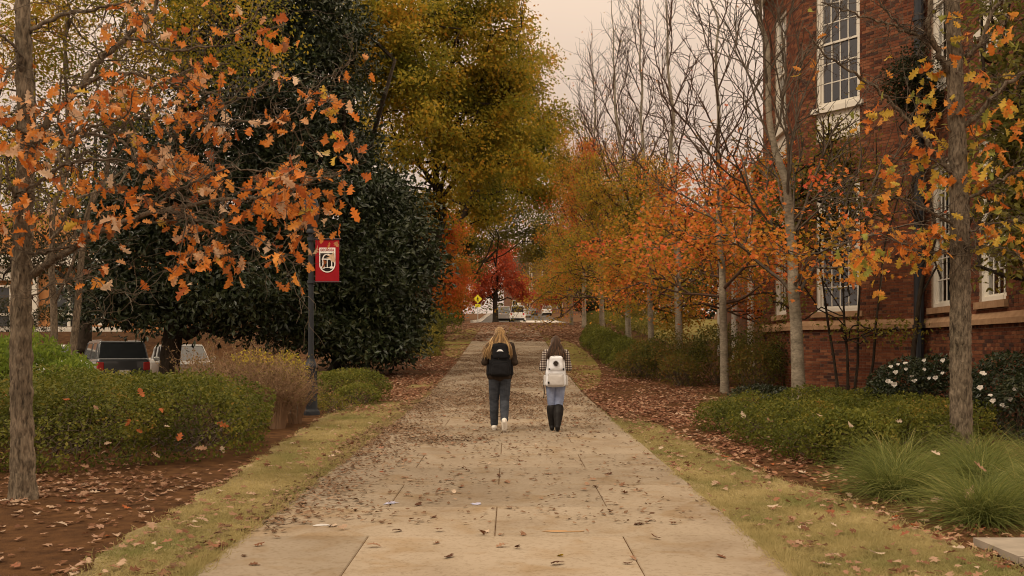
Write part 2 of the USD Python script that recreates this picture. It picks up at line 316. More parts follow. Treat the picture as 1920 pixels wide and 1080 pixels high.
mottled('bag_white', (.64, .66, .70), (.76, .78, .82), 9.0, .7, .003)
mottled('bag_grey', (.44, .42, .40), (.52, .50, .48), 12.0, .75)
mottled('fur_brown', (.045, .033, .026), (.12, .095, .08), 60.0, .95)
mat('plaid', {'tc': ('texture_coordinate', {}), 'w1': ('wave_texture', {'wave_type': 'bands', 'bands_direction': 'z', 'scale': 8.5, 'distortion': .8}), 'w2': ('wave_texture', {'wave_type': 'bands', 'bands_direction': 'x', 'scale': 8.5, 'distortion': .8}),
    'ad': ('mix_float', {'fac': .5}), 'r': ('rgb_ramp', {'ramp': [(.22, (.035, .026, .024)), (.42, (.10, .07, .058)), (.58, (.17, .14, .12)), (.80, (.40, .36, .32))]}), 'p': ('principled_bsdf', {'roughness': .9})},
    [('tc.object', 'w1.vector'), ('tc.object', 'w2.vector'), ('w1.fac', 'ad.a'), ('w2.fac', 'ad.b'), ('ad.result', 'r.fac'), ('r.color', 'p.base_color')])
# ------------------------------------------------------------------ leaves and branches
def unit(a): return a / (np.linalg.norm(a, axis=-1, keepdims=True) + 1e-12)
T_RHOMB = (np.array([[0, 0, 0], [.45, .30, .07], [1, 0, -.05], [.45, -.30, .07]]), np.array([[0, 2, 1], [0, 3, 2]]))
T_LONG = (np.array([[0, 0, 0], [.52, .21, .06], [1, 0, -.05], [.52, -.21, .06]]), np.array([[0, 2, 1], [0, 3, 2]]))
T_OVAL = (np.array([[0, 0, 0], [.3, .2, .05], [.7, .19, .05], [1, 0, -.06], [.7, -.19, .05], [.3, -.2, .05]]), np.array([[0, 3, 2], [0, 2, 1], [0, 5, 4], [0, 4, 3]]))
T_STAR = (np.array([[0, 0, 0], [.25, .42, .06], [.42, .16, 0], [.62, .46, .08], [.70, .14, 0], [1, 0, -.08], [.70, -.14, 0], [.62, -.46, .08], [.42, -.16, 0], [.25, -.42, .06]]),
          np.array([[0, 2, 1], [2, 4, 3], [0, 5, 4], [0, 4, 2], [0, 8, 6], [0, 6, 5], [8, 7, 6], [0, 9, 8]]))
def oak_template(curl=.25, bend=.2, twist=0.0, seed=0):
    r = np.random.default_rng(seed)
    o = np.array([[.06, .03], [.17, .15], [.25, .075], [.36, .27], [.47, .11], [.60, .34], [.72, .13], [.85, .21], [.93, .08]])
    o = o * (1 + .08 * r.standard_normal(o.shape))
    mid = np.array([[0, 0], [.25, 0], [.5, 0], [.75, 0], [1, 0]])
    v = [*mid, *o, *(o * [1, -1])]; v = np.array(v); f = []
    near = [0, 0, 1, 1, 2, 2, 3, 3, 3]
    for s, base in ((1, 5), (-1, 14)):
        ids = [0] + [base + i for i in range(9)] + [4]
        nb = [0] + near + [4]
        for i in range(len(ids) - 1):
            m = nb[i] if i < len(ids) - 2 else 3
            tri = [ids[i], ids[i + 1], m] if len({ids[i], ids[i + 1], m}) == 3 else None
            if tri: f.append(tri if s < 0 else tri[::-1])
            a, b = (nb[i], nb[i + 1] if i + 1 < len(nb) - 1 else 4)
            if i + 1 < len(ids) - 1 and nb[i + 1] != nb[i]:
                t2 = [ids[i + 1], nb[i + 1], nb[i]]
                f.append(t2 if s < 0 else t2[::-1])
    w = curl * np.abs(v[:, 1]) ** 1.3 + bend * (v[:, 0] - .4) ** 2 * -1 + twist * v[:, 1] * (v[:, 0] - .3) + .02 * r.standard_normal(len(v))
    return np.column_stack([v, w]), np.array(f)
OAKS = [oak_template(.5, .5, .3, 1), oak_template(-.5, .3, -.4, 2), oak_template(.9, .7, .6, 3), oak_template(.2, -.5, -.2, 4), oak_template(1.2, .2, .2, 5)]
FALLEN = [oak_template(.5, -.25, .35, 11), oak_template(-.35, -.4, .25, 12), oak_template(.3, .3, -.4, 13), oak_template(.7, -.15, .1, 14)]
T_FRAG = (np.array([[0, 0, 0], [.4, .34, .05], [1, .05, -.03], [.5, -.30, .06], [.75, .3, .0]]), np.array([[0, 2, 1], [0, 3, 2], [1, 2, 4]]))

def leaves(C, D, N, L, T):
    """One mesh of n leaves: centre of the stalk C, axis D, face normal N, length L, template T."""
    C = np.asarray(C, float); n = len(C); D = unit(np.asarray(D, float)); S = unit(np.cross(N, D)); W = np.cross(D, S)
    tv, tf = T; L = np.broadcast_to(L, (n,))
    v = C[:, None] + L[:, None, None] * (tv[None, :, 0:1] * D[:, None] + tv[None, :, 1:2] * S[:, None] + tv[None, :, 2:3] * W[:, None])
    f = tf[None] + (np.arange(n) * len(tv))[:, None, None]
    return v.reshape(-1, 3), f.reshape(-1, 3)

def wiggly(rng, a, b, k=6, amp=.06, sag=0.0):
    a, b = np.asarray(a, float), np.asarray(b, float); t = np.linspace(0, 1, k)[:, None]
    p = a + (b - a) * t; L = np.linalg.norm(b - a)
    w = np.cumsum(rng.standard_normal((k, 3)), 0) * amp * L / math.sqrt(k); w = w - w[-1] * t
    p = p + w * (t * (1 - t) * 4) ** .5
    p[:, 2] += sag * L * (4 * t * (1 - t))[:, 0]
    return p

class Tree:
    """Collects limbs (tubes) and leaf seats."""
    def __init__(self, seed): self.rng = np.random.default_rng(seed); self.limbs = []; self.twigs = MB(); self.seats = []; self.dirs = []
    def limb(self, p, r0, r1, sides=6, gamma=1.0):
        p = np.asarray(p, float); r = r0 + (r1 - r0) * np.linspace(0, 1, len(p)) ** gamma
        self.limbs.append((p, r, sides)); return p
    def mesh(self):
        m = MB()
        for p, r, s in self.limbs: m.add(tube(p, r, s))
        return m
    def grow(self, p0, d, length, r0, level, kids, angle=45, up=.25, wig=.18, minr=.004, ratio=.62, seat_from=2, nseg=6, spacing=.5):
        """Recursive branch from p0 along d."""
        rng = self.rng; d = unit(np.asarray(d, float)); pts = [np.asarray(p0, float)]; step = length / nseg
        for i in range(nseg):
            d = unit(d + wig * rng.standard_normal(3) + np.array([0, 0, up * step]))
            pts.append(pts[-1] + d * step)
        pts = np.array(pts); r1 = max(minr, r0 * .35)
        self.limb(pts, r0, r1, 6 if r0 > .04 else (4 if r0 > .012 else 3))
        if level <= seat_from:
            for q in np.linspace(.3, 1, 4):
                i = q * nseg; j = min(int(i), nseg - 1); self.seats.append(pts[j] + (pts[j + 1] - pts[j]) * (i - j)); self.dirs.append(d)
        if level <= 0: return
        n = kids[0] if isinstance(kids, (list, tuple)) else kids
        nx = kids[1:] if isinstance(kids, (list, tuple)) and len(kids) > 1 else kids
        for c in range(n):
            q = spacing + (1 - spacing) * (c + rng.random()) / n
            i = q * nseg; j = min(int(i), nseg - 1); b = pts[j] + (pts[j + 1] - pts[j]) * (i - j)
            ax = unit(pts[j + 1] - pts[j]); side = unit(np.cross(ax, rng.standard_normal(3)))
            a = math.radians(angle * (.7 + .6 * rng.random()))
            self.grow(b, ax * math.cos(a) + side * math.sin(a), length * ratio * (.7 + .5 * rng.random()), max(minr, r0 * (.35 + .25 * (1 - q) + .12)), level - 1, nx, angle, up, wig, minr, ratio, seat_from, max(3, nseg - 1), .25)

def clumped(rng, n, blobs, cell=.9, power=1.0, per=40, spread=.35, hollow=.55, seed=0, gap=.45):
    """Leaf places for a dense crown: clusters near the skin of the blobs (centre, radii), with gaps."""
    vol = np.array([np.prod(b[1]) for b in blobs]) ** (2 / 3); vol /= vol.sum()
    nc = max(1, n // per); cs = []; out = []
    while len(cs) < nc:
        k = rng.choice(len(blobs), p=vol, size=nc * 2)
        d = unit(rng.standard_normal((nc * 2, 3))); rad = (hollow + (1 - hollow) * rng.random(nc * 2) ** .7)
        c = np.array([blobs[i][0] for i in k]) + d * rad[:, None] * np.array([blobs[i][1] for i in k])
        keep = meshkit.noise(c / cell, seed) > gap
        ctr = np.array([blobs[i][0] for i in k]); c = ctr + (c - ctr) * (.74 + .62 * meshkit.noise(c / (cell * 1.7) + 31.7, seed + 5))[:, None]
        for p, q, kk in zip(c[keep], d[keep], k[keep]):
            cs.append(p); out.append(unit(q / np.array(blobs[kk][1])))
            if len(cs) >= nc: break
    cs, out = np.array(cs), np.array(out)
    C = np.repeat(cs, per, 0) + rng.standard_normal((nc * per, 3)) * spread * np.array([1, 1, .55])
    O = np.repeat(out, per, 0)
    return C, O, cs

def crown_mesh(rng, C, O, size, T, up=.6, droop=.3, jit=.8):
    n = len(C); N = unit(O * .5 + np.array([0, 0, up]) + jit * rng.standard_normal((n, 3)))
    D = unit(np.cross(N, rng.standard_normal((n, 3))) + O * .4 - np.array([0, 0, droop]))
    N = unit(np.cross(np.cross(D, N), D))
    return leaves(C, D, N, size * (.7 + .6 * rng.random(n)), T)

def trunk_mesh(pts, rad, sides=28, ring=.05, amp=.012, seed=0, flare=0.0, vscale=9.0, zscale=1.6):
    """A trunk with bark relief: a fine tube whose surface is pushed in and out by stretched noise."""
    pts = np.asarray(pts, float); s = np.concatenate([[0], np.cumsum(np.linalg.norm(np.diff(pts, axis=0), axis=1))])
    k = max(8, int(s[-1] / ring)); t = np.linspace(0, s[-1], k)
    p = np.stack([PchipInterpolator(s, pts[:, i])(t) for i in range(3)], 1); r = PchipInterpolator(s, rad)(t)
    if flare: r = r * (1 + flare * np.exp(-t / .16))
    v, f = tube(p, r, sides)
    ax = np.repeat(p, sides, 0); m = len(ax); n = unit(v[:m] - ax)
    q = v[:m] * [vscale, vscale, zscale]
    h = np.abs(meshkit.fbm(q, 3, seed) - .5) * 2
    lobes = 1 + flare * .5 * np.exp(-np.repeat(t, sides) / .2) * np.sin(np.tile(np.arange(sides), k) * 2 * np.pi / sides * 5 + seed)
    v[:m] = ax + (v[:m] - ax) * lobes[:, None] + n * ((h - .3) * amp)[:, None]
    return v, f

def scatter_on(rng, blobs, n, depth=.12, seed=0, rough=.16, cell=.35, zmin=None, topf=.6):
    """Points and outward normals in a bumpy skin of a shrub made of ellipsoids."""
    A = np.array([b[1][0] * b[1][1] + b[1][0] * b[1][2] for b in blobs]); A = A / A.sum(); P, O = [], []; got = 0
    ctr = np.array([b[0] for b in blobs], float); rad = np.array([b[1] for b in blobs], float)
    while got < n:
        k = rng.choice(len(blobs), p=A, size=n); d = unit(rng.standard_normal((n, 3))); d[:, 2] = np.where(rng.random(n) < topf, np.abs(d[:, 2]), d[:, 2])
        b = ctr[k] + d * rad[k]
        s = 1 + rough * 2 * (meshkit.fbm(b / cell, 3, seed) - .5) - depth * rng.random(n) ** 2 * 2
        p = ctr[k] + d * rad[k] * s[:, None]
        inside = np.zeros(n, bool)
        for j in range(len(blobs)):
            inside |= (k != j) & ((((p - ctr[j]) / rad[j]) ** 2).sum(1) < (1 - depth * 2) ** 2)
        ok = ~inside & (p[:, 2] > (G(p[:, 0], p[:, 1]) + .02 if zmin is None else zmin))
        P.append(p[ok]); O.append(unit(d[ok] / rad[k[ok]])); got += ok.sum()
    return np.vstack(P)[:n], np.vstack(O)[:n]

def stems(rng, base_xy, n, h, spread, r=.008, curve=.15):
    m = MB()
    for i in range(n):
        b = np.array(base_xy) + rng.standard_normal(2) * spread * .25
        e = b + rng.standard_normal(2) * spread
        m.add(tube(wiggly(rng, ground(b[0], b[1], -.03), ground(e[0], e[1], h * (.6 + .4 * rng.random())), 5, curve), np.linspace(r, r * .35, 5), 3))
    return m

def shrub(name, label, cat, blobs, n, size, matn, stem_n=60, group=None, T=T_RHOMB, depth=.14, rough=.16, cell=.35, seed=1, up=.5, jit=.8, droop=.2, stem_mat='twig_bark', stem_h=None, core=True, topf=.6):
    rng = np.random.default_rng(seed)
    c = np.mean([b[0] for b in blobs], 0)
    t = Thing(name, label, cat, (c[0], c[1], float(G(c[0], c[1]))), group=group)
    P, O = scatter_on(rng, blobs, n, depth, seed, rough, cell, topf=topf)
    t.part('foliage', crown_mesh(rng, P, O, size, T, up, droop, jit), matn)
    m = MB()
    for (q, r) in blobs:
        k = max(4, int(stem_n / len(blobs)))
        for i in range(k):
            b = np.array(q[:2]) + rng.standard_normal(2) * np.array(r[:2]) * .25
            d = unit(rng.standard_normal(3)); d[2] = abs(d[2])
            e = np.array(q) + d * np.array(r) * (.93 + .22 * (rng.random() < .25) * rng.random())
            m.add(tube(wiggly(rng, ground(b[0], b[1], -.03), e, 5, .12), np.linspace(.010, .003, 5), 3))
    t.part('stem', m, stem_mat)
    return t
# ------------------------------------------------------------------ the ground and what lies flat on it
def strut(*names): pass
def sheet(x_edges, ys, dz, matn, name, label=None, parent=None):
    """A sheet over the terrain: x_edges(y) gives the row of x values."""
    V, F = [], []; nx = None
    for y in ys:
        xs = np.asarray(x_edges(y), float); nx = len(xs); V.append(np.column_stack([xs, np.full(nx, y), G(xs, np.full(nx, y)) + dz]))
    V = np.vstack(V)
    for i in range(len(ys) - 1):
        j = np.arange(nx - 1); a = i * nx + j
        F.append(np.stack([a, a + 1, a + nx + 1], 1)); F.append(np.stack([a, a + nx + 1, a + nx], 1))
    return single(name, (V, np.vstack(F)), matn, label=label, kind='structure', smooth=True)
xs = np.unique(np.concatenate([np.linspace(-220, -24, 22), np.linspace(-24, 24, 97), np.linspace(24, 220, 22)]))
ys = np.unique(np.concatenate([np.linspace(-30, 4, 12), np.linspace(4, 60, 141), np.linspace(60, 140, 60), np.linspace(140, 400, 40)]))
sheet(lambda y: xs, ys, 0.0, 'mulch', 'ground', 'brown soil and mulch under the planting beds')

PL, PR, PM = -2.06, 1.84, -0.12                                     # the walk: left edge, right edge, centre joint
ROW0, ROWD = 7.57, 1.27
path = UsdGeom.Xform.Define(stage, '/World/path').GetPrim()
setdata(path, label='leaf-strewn walk of wide concrete slabs leading to the street', kind='structure')
def slab(x0, x1, y0, y1, k):
    """A slab with a small rounded arris, laid on the terrain; the joint between slabs stays open."""
    g, e, z1 = .0035, .007, .034; rng = np.random.default_rng(1000 + k); t = rng.normal(0, .0012, 4)
    cs = [(x0 + g, y0 + g), (x1 - g, y0 + g), (x1 - g, y1 - g), (x0 + g, y1 - g)]; ci = [(x0 + g + e, y0 + g + e), (x1 - g - e, y0 + g + e), (x1 - g - e, y1 - g - e), (x0 + g + e, y1 - g - e)]
    v = [(x, y, float(G(0, y)) - .06) for x, y in cs] + [(x, y, float(G(0, y)) + z1 - .007 + t[i]) for i, (x, y) in enumerate(cs)] + [(x, y, float(G(0, y)) + z1 + t[i]) for i, (x, y) in enumerate(ci)]
    f = []
    for a in (0, 4):
        for i in range(4):
            j = (i + 1) % 4; f += [[a + i, a + j, a + 4 + j], [a + i, a + 4 + j, a + 4 + i]]
    f += [[8, 9, 10], [8, 10, 11]]
    single('slab', (np.array(v), np.array(f)), 'concrete', under='/World/path')
k = 0
for r in range(-9, 83):
    y0, y1 = ROW0 + r * ROWD, ROW0 + (r + 1) * ROWD
    edges = [PL, PM, PR] if r % 2 == 0 else [PL, PL + .97, PR - .975, PR]
    for a, b in zip(edges[:-1], edges[1:]): slab(a, b, y0, y1, k); k += 1
sheet(lambda y: np.linspace(PL + .004, PR - .004, 3), np.linspace(-4, 112, 160), .024, 'soil', 'path_bed', 'dark joint filling between the slabs of the walk')

def lawn_left(y):  return np.interp(y, [0, 6.5, 10.5, 12.5, 19, 24, 30], [-2.75, -2.88, -3.0, -3.15, -3.5, -3.3, -2.3])
def lawn_right(y): return np.interp(y, [0, 6.5, 8.6, 11.5, 16.6, 19.0, 20.5], [3.3, 3.35, 3.2, 2.72, 2.45, 2.2, 1.9])
sheet(lambda y: np.linspace(lawn_left(y) + .06 * math.sin(y * 3.1) + .05 * math.sin(7 * y), PL - .005, 5), np.linspace(-4, 30, 120), .022, 'lawn_ground', 'lawn', 'tan dormant lawn strip left of the walk')
sheet(lambda y: np.linspace(PR + .005, lawn_right(y) + .05 * math.sin(y * 2.7) + .04 * math.sin(6 * y), 5), np.linspace(-4, 20.5, 90), .022, 'lawn_ground', 'lawn', 'tan dormant lawn strip right of the walk')
sheet(lambda y: np.linspace(PR + .02, PR + .02 + 1.5 * math.sin(math.pi * (y - 26) / 34) ** .5, 4) if 26 < y < 60 else np.full(4, PR + .02), np.linspace(26, 60, 50), .020, 'far_lawn', 'lawn', 'yellowish grass verge beyond the right hedge')
sheet(lambda y: np.linspace(PL - 1.5 * math.sin(math.pi * (y - 40) / 32) ** .5 - .02, PL - .02, 4) if 40 < y < 72 else np.full(4, PL - .02), np.linspace(40, 72, 40), .020, 'far_lawn', 'lawn', 'narrow far grass verge left of the walk')
sheet(lambda y: np.linspace(7.5, 16, 8), np.linspace(46, 92, 30), .03, 'far_lawn', 'lawn', 'grassy bank behind the row of right-hand trees')
# grey paving in the right-hand corner: separate stones
paving = UsdGeom.Xform.Define(stage, '/World/paving').GetPrim(); setdata(paving, label='grey stone paving in the corner beside the tall grass', kind='structure')
for i, (a, b) in enumerate([(3.47, 4.35), (4.35, 5.25), (5.25, 6.1)]):
    for j, (c, d) in enumerate([(6.0, 6.75), (6.75, 7.42)]):
        o = .12 * i * 0
        v, f = box(a + .006, b - .006, c + .006, d - .006, .01 + .0151 * 6.7, .062 + .0151 * 6.7 + .003 * ((i + j) % 2))
        single('paving_stone', (v, f), 'paving', under='/World/paving')
# car park, street
sheet(lambda y: np.linspace(-34, -9.6, 12), np.linspace(24.5, 41.5, 12), .02, 'asphalt', 'car_park', 'asphalt of the car park behind the hedge')
sheet(lambda y: np.linspace(-4.2, 7.5, 10) + .012 * (y - 120) * 0, np.linspace(114, 300, 60), .03, 'asphalt', 'road', 'street running on beyond the end of the walk')
sheet(lambda y: np.linspace(1.4, 6.9, 6), np.linspace(120, 150, 14), .036, 'pale_street', 'crossing', 'pale concrete crossing at the end of the walk')
for i in range(5):
    y = 121 + 4.0 * i
    V = [(x, yy, float(G(x, yy)) + .041) for yy in (y, y + 1.1) for x in (1.6, 6.6)]
    single('crossing_stripe', (np.array(V), np.array([[0, 1, 3], [0, 3, 2]])), 'white_paint', under='/World/crossing') if False else None
# kerb on the left of the street
kv = MB()
for i in range(16):
    y0, y1 = 112 + i * 6, 118 + i * 6
    kv.add(box(-4.55, -4.2, y0 + .01, y1 - .01, float(G(-4, y0)) - .1, float(G(-4, y1)) + .16))
single('kerb', kv, 'pale_street', label='pale concrete kerb along the left side of the street', kind='structure')
# blue and grey chalk marks and a rusty stain on the slabs
def blotch(px, py, w, d, matn, name, label, dz=.038, seed=0):
    r = np.random.default_rng(seed); Y = EYE * FPX / (py - 622); X = (px - CX) / FPX * Y; a = np.linspace(0, 2 * np.pi, 15)[:-1]
    rr = 1 + .35 * r.standard_normal(14) * .7; v = [(X, Y, float(G(X, Y)) + dz)] + [(X + w * math.cos(t) * q, Y + d * math.sin(t) * q, float(G(X, Y + d * math.sin(t) * q)) + dz) for t, q in zip(a, rr)]
    f = [[0, 1 + i, 1 + (i + 1) % 14] for i in range(14)]
    single(name, (np.array(v), np.array(f)), matn, label=label, kind='structure')
plain('chalk_blue', (.34, .34, .44), .9); plain('chalk_grey', (.42, .40, .38), .9); plain('rust_stain', (.33, .20, .10), .9)
blotch(733, 950, .055, .07, 'chalk_blue', 'paint_mark', 'small blue paint splash on a slab left of the centre joint', seed=3)
blotch(892, 952, .05, .05, 'chalk_blue', 'paint_mark', 'thin pale blue paint smear near the centre joint', seed=4)
blotch(605, 993, .075, .04, 'chalk_grey', 'paint_mark', 'pale grey paint smear near the left edge of the walk', seed=5)
blotch(1056, 1005, .13, .035, 'rust_stain', 'stain', 'rusty brown stain on a slab right of the centre joint', seed=6)

# ------------------------------------------------------------------ brick hall on the right
hall = Thing('brick_hall', 'red brick hall with tall white sash windows behind the right-hand trees', 'building', (8.5, 24, 0), local=False)
class Wall:
    def __init__(self, O, d, n): self.O, self.d, self.n = np.array([*O, 0.0]), np.array([*d, 0.0]), np.array([*n, 0.0])
    def w(self, v):
        v = np.asarray(v, float); return self.O + v[:, :1] * self.d + np.array([0, 0, 1.0]) * v[:, 1:2] + v[:, 2:3] * self.n
    def mesh(self, m):
        v, f = as_arrays(m); v = self.w(v); 
        if np.dot(np.cross(self.d, [0, 0, 1.0]), self.n) < 0: f = f[:, ::-1]
        return v, f
    def box(self, s0, s1, z0, z1, t0, t1): return self.mesh(box(s0, s1, z0, z1, t0, t1))
COURSE, BL = .0677, .2032
all_bricks = []                                                       # (projected area, wall index, mesh)
def brick_wall(W, wi, length, z0, z1, opens, seed, skip=lambda s, z: False):
    rng = np.random.default_rng(seed)
    poly = sbox(0, z0, length, z1)
    for (a, b, c, d) in opens: poly = poly.difference(sbox(a, c, b, d))
    back = trimesh.util.concatenate([trimesh.creation.extrude_polygon(g, .30, engine='earcut') for g in getattr(poly, 'geoms', [poly])])
    back.vertices[:, 2] -= .306
    wp = hall.part('wall', W.mesh((back.vertices, back.faces)), 'mortar')
    rows = int((z1 - z0) / COURSE); B = []
    for r in range(rows):
        c0, c1 = z0 + r * COURSE + .005, z0 + (r + 1) * COURSE - .005
        s = -(r % 2) * BL / 2; i = 0
        cuts = sorted([(a, b) for (a, b, c, d) in opens if c < c1 and d > c0])
        while s < length:
            header = (r % 6 == 3)
            w = (BL / 2 if header else BL); a, b = max(s + .005, .001), min(s + w - .005, length - .001); s += w
            segs = [(a, b)]
            for (oa, ob) in cuts:
                nseg = []
                for (p, q) in segs:
                    if q <= oa or p >= ob: nseg.append((p, q))
                    else:
                        if oa - p > .02: nseg.append((p, oa - .004))
                        if q - ob > .02: nseg.append((ob + .004, q))
                segs = nseg
            for (p, q) in segs:
                if q - p > .02 and not skip(p, c0): B.append((p, q, c0, c1, .002 + .005 * rng.random()))
    return wp, B
front = np.array([[0, 1, 5], [0, 5, 4], [2, 6, 7], [2, 7, 3], [0, 4, 6], [0, 6, 2], [1, 3, 7], [1, 7, 5], [4, 5, 7], [4, 7, 6]])
def emit_bricks(W, wp, B, singles):
    """The singles become parts of their own, the rest one part."""
    B = np.array(B); rng = np.random.default_rng(len(B)); mask = np.zeros(len(B), bool); mask[list(singles)] = True
    def mesh_of(b):
        n = len(b); p, q, c, d, t = b.T; z = np.full(n, -.01)
        v = np.stack([np.stack([x, y, w], 1) for w in (z, t) for y in (c, d) for x in (p, q)], 1)     # n, 8, 3
        return W.mesh((v.reshape(-1, 3), (front[None] + (np.arange(n) * 8)[:, None, None]).reshape(-1, 3)))
    if (~mask).any(): hall.part('brick', mesh_of(B[~mask]), 'brick_mix', kind='stuff', under=wp, label='red and dark bricks laid in courses with pale mortar')
    used[(wp, 'brick')] = 1
    for i in np.nonzero(mask)[0]:
        k = rng.choice(4, p=[.42, .30, .18, .10]); hall.part('brick', mesh_of(B[i:i + 1]), f'brick_{k}', under=wp)

def sash_window(W, s0, s1, z0, z1, cols=4, rows=3, apron=None, sill=True, label=None):
    """A double-hung window with frame, meeting rail, muntins and separate panes, set back in its opening."""
    f = .085; m = MB()
    for (a, b, c, d) in ((s0, s0 + f, z0, z1), (s1 - f, s1, z0, z1), (s0 + f, s1 - f, z0, z0 + f), (s0 + f, s1 - f, z1 - f, z1)): m.add(W.box(a, b, c, d, -.20, -.045))
    g = .045; a0, a1, b0, b1 = s0 + f, s1 - f, z0 + f, z1 - f; mid = (b0 + b1) / 2
    win = hall.part('window', m, 'aged_white', label=label)
    for (c, d, t) in ((b0, mid + .03, -.135), (mid - .03, b1, -.105)):
        fr = MB()
        for (p, q, u, v) in ((a0, a0 + g, c, d), (a1 - g, a1, c, d), (a0 + g, a1 - g, c, c + g), (a0 + g, a1 - g, d - g, d)): fr.add(W.box(p, q, u, v, t, t + .035))
        hall.part('sash', fr, 'aged_white', under=win)
        mu = MB(); w, h = (a1 - a0 - 2 * g) / cols, (d - c - 2 * g) / rows; mw = .011
        for i in range(1, cols): mu.add(W.box(a0 + g + i * w - mw, a0 + g + i * w + mw, c + g, d - g, t + .006, t + .028))
        for j in range(1, rows): mu.add(W.box(a0 + g, a1 - g, c + g + j * h - mw, c + g + j * h + mw, t + .009, t + .025))
        hall.part('muntin', mu, 'aged_white', under=win)
        for i in range(cols):
            for j in range(rows):
                x, z = a0 + g + i * w, c + g + j * h
                V = np.array([[x + mw, z + mw, t + .014], [x + w - mw, z + mw, t + .014], [x + w - mw, z + h - mw, t + .014], [x + mw, z + h - mw, t + .014]])
                r = np.random.default_rng(int(abs(x * 977 + z * 131 + s0 * 71)) + i * 7 + j); V[:, 2] += r.normal(0, .0015, 4)
                hall.part('pane', W.mesh((V, np.array([[0, 1, 2], [0, 2, 3]]))), 'glass_pane', under=win)
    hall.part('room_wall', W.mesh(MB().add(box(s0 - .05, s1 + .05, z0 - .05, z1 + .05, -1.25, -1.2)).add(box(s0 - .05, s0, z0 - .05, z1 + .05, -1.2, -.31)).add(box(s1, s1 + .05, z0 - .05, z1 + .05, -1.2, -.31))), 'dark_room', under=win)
    if sill: hall.part('sill', W.box(s0 - .10, s1 + .10, z0 - .13, z0 - .002, -.2, .075), 'sandstone' if sill == 'stone' else 'aged_white', under=win)
    if apron: hall.part('apron', MB().add(W.box(s0, s1, apron, z0 - .135, -.2, -.03)).add(W.box(s0 + .12, s1 - .12, apron + .1, z0 - .24, -.03, -.012)), 'aged_white', under=win)

C0, C1 = np.array([8.80, 21.40]), np.array([6.98, 23.80])
dA = (C1 - C0) / np.linalg.norm(C1 - C0); nA = np.array([-dA[1], dA[0]]); LA = float(np.linalg.norm(C1 - C0))
if nA @ -C0 < 0: nA = -nA
WA = Wall(C0, dA, nA)
dR = np.array([-.105, -.9945]); WR = Wall([9.02, 21.52], dR, np.array([-.9945, .105])); LR = 8.0
dB = np.array([.03, .99955]); WB = Wall(C1, dB, np.array([-.99955, .03])); LB = 3.9
dC = np.array([.80, .60]); CC = C1 + dB * LB; WC = Wall(CC, dC, np.array([-.60, .80]))
ZT = 11.2
opA = [(1.38, 2.55, 2.42, 5.40), (1.38, 2.55, 6.45, 10.25)]
opR = [(.50, 1.75, 2.42, 5.40), (3.28, 4.55, 2.42, 5.40), (.50, 1.75, 6.9, 10.25), (3.28, 4.55, 6.9, 10.25), (6.1, 7.35, 2.42, 5.4), (6.1, 7.35, 6.9, 10.25)]
opB = [(1.3, 2.55, 2.42, 5.40), (1.3, 2.55, 6.45, 10.25)]
walls = []
for i, (W, L, op) in enumerate(((WA, LA, opA), (WR, LR, opR), (WB, LB, opB), (WC, 2.6, []))):
    wp, B = brick_wall(W, i, L, -.3, ZT, op, 40 + i); walls.append((W, wp, B))
cand = []
for i, (W, wp, B) in enumerate(walls[:2]):
    b = np.array(B); c = W.w(np.column_stack([(b[:, 0] + b[:, 1]) / 2, (b[:, 2] + b[:, 3]) / 2, np.zeros(len(b))])); u, v = proj(c)
    e0 = proj(W.w(np.column_stack([b[:, 0], b[:, 2], np.zeros(len(b))])))[0]; e1 = proj(W.w(np.column_stack([b[:, 1], b[:, 2], np.zeros(len(b))])))[0]
    area = np.abs(e1 - e0) * FPX * (b[:, 3] - b[:, 2]) / c[:, 1]
    ok = (u > 0) & (u < 1912) & (v > 4) & (v < 700)
    cand += [(a, i, j) for j, a in enumerate(area) if ok[j]]
cand.sort(reverse=True); pick = {0: [], 1: [], 2: [], 3: []}
for a, i, j in cand[:300]: pick[i].append(j)
for i, (W, wp, B) in enumerate(walls): emit_bricks(W, wp, B, pick[i])
sash_window(WA, 1.38, 2.55, 2.42, 5.40, sill='stone', label='ground floor sash window in the canted brick face')
sash_window(WA, 1.38, 2.55, 7.23, 10.25, apron=6.45, sill=True, label='upper sash window above a white panel')
sash_window(WR, .50, 1.75, 2.42, 5.40, sill='stone', label='ground floor sash window beside the dark downpipe')
sash_window(WR, 3.28, 4.55, 2.42, 5.40, sill='stone', label='ground floor sash window right of the furrowed oak')
sash_window(WR, .50, 1.75, 7.4, 10.25, apron=6.9, label='upper sash window beside the dark downpipe')
sash_window(WR, 3.28, 4.55, 7.4, 10.25, apron=6.9, label='upper sash window behind the green tree')
sash_window(WB, 1.3, 2.55, 2.42, 5.40, sill='stone', label='ground floor sash window seen edge on')
sash_window(WB, 1.3, 2.55, 7.23, 10.25, apron=6.45, label='upper sash window seen edge on')
def band(W, L, z, a=0.0, b=0.0):
    prof = np.array([[-.02, z - .10], [.085, z - .10], [.085, z], [.012, z + .11], [-.02, z + .11]])
    v = np.array([[s, p[1], p[0]] for s in (a, L - b) for p in prof]); n = 5; f = []
    for i in range(n): j = (i + 1) % n; f += [[i, j, n + j], [i, n + j, n + i]]
    f += [[0, 2, 1], [0, 3, 2], [0, 4, 3], [5, 6, 7], [5, 7, 8], [5, 8, 9]]
    hall.part('stone_band', W.mesh((v, np.array(f)[:, ::-1])), 'sandstone')
band(WA, LA, 2.10, .012, -.05); band(WR, LR, 2.10, .02, 0); band(WB, LB, 2.10, -.02, 0)
hall.part('cornice', MB().add(WA.box(-.1, LA + .2, ZT, ZT + .45, -.4, .3)).add(WR.box(.2, LR, ZT, ZT + .45, -.4, .3)).add(WB.box(-.0, LB, ZT + .003, ZT + .453, -.4, .3)), 'aged_white')
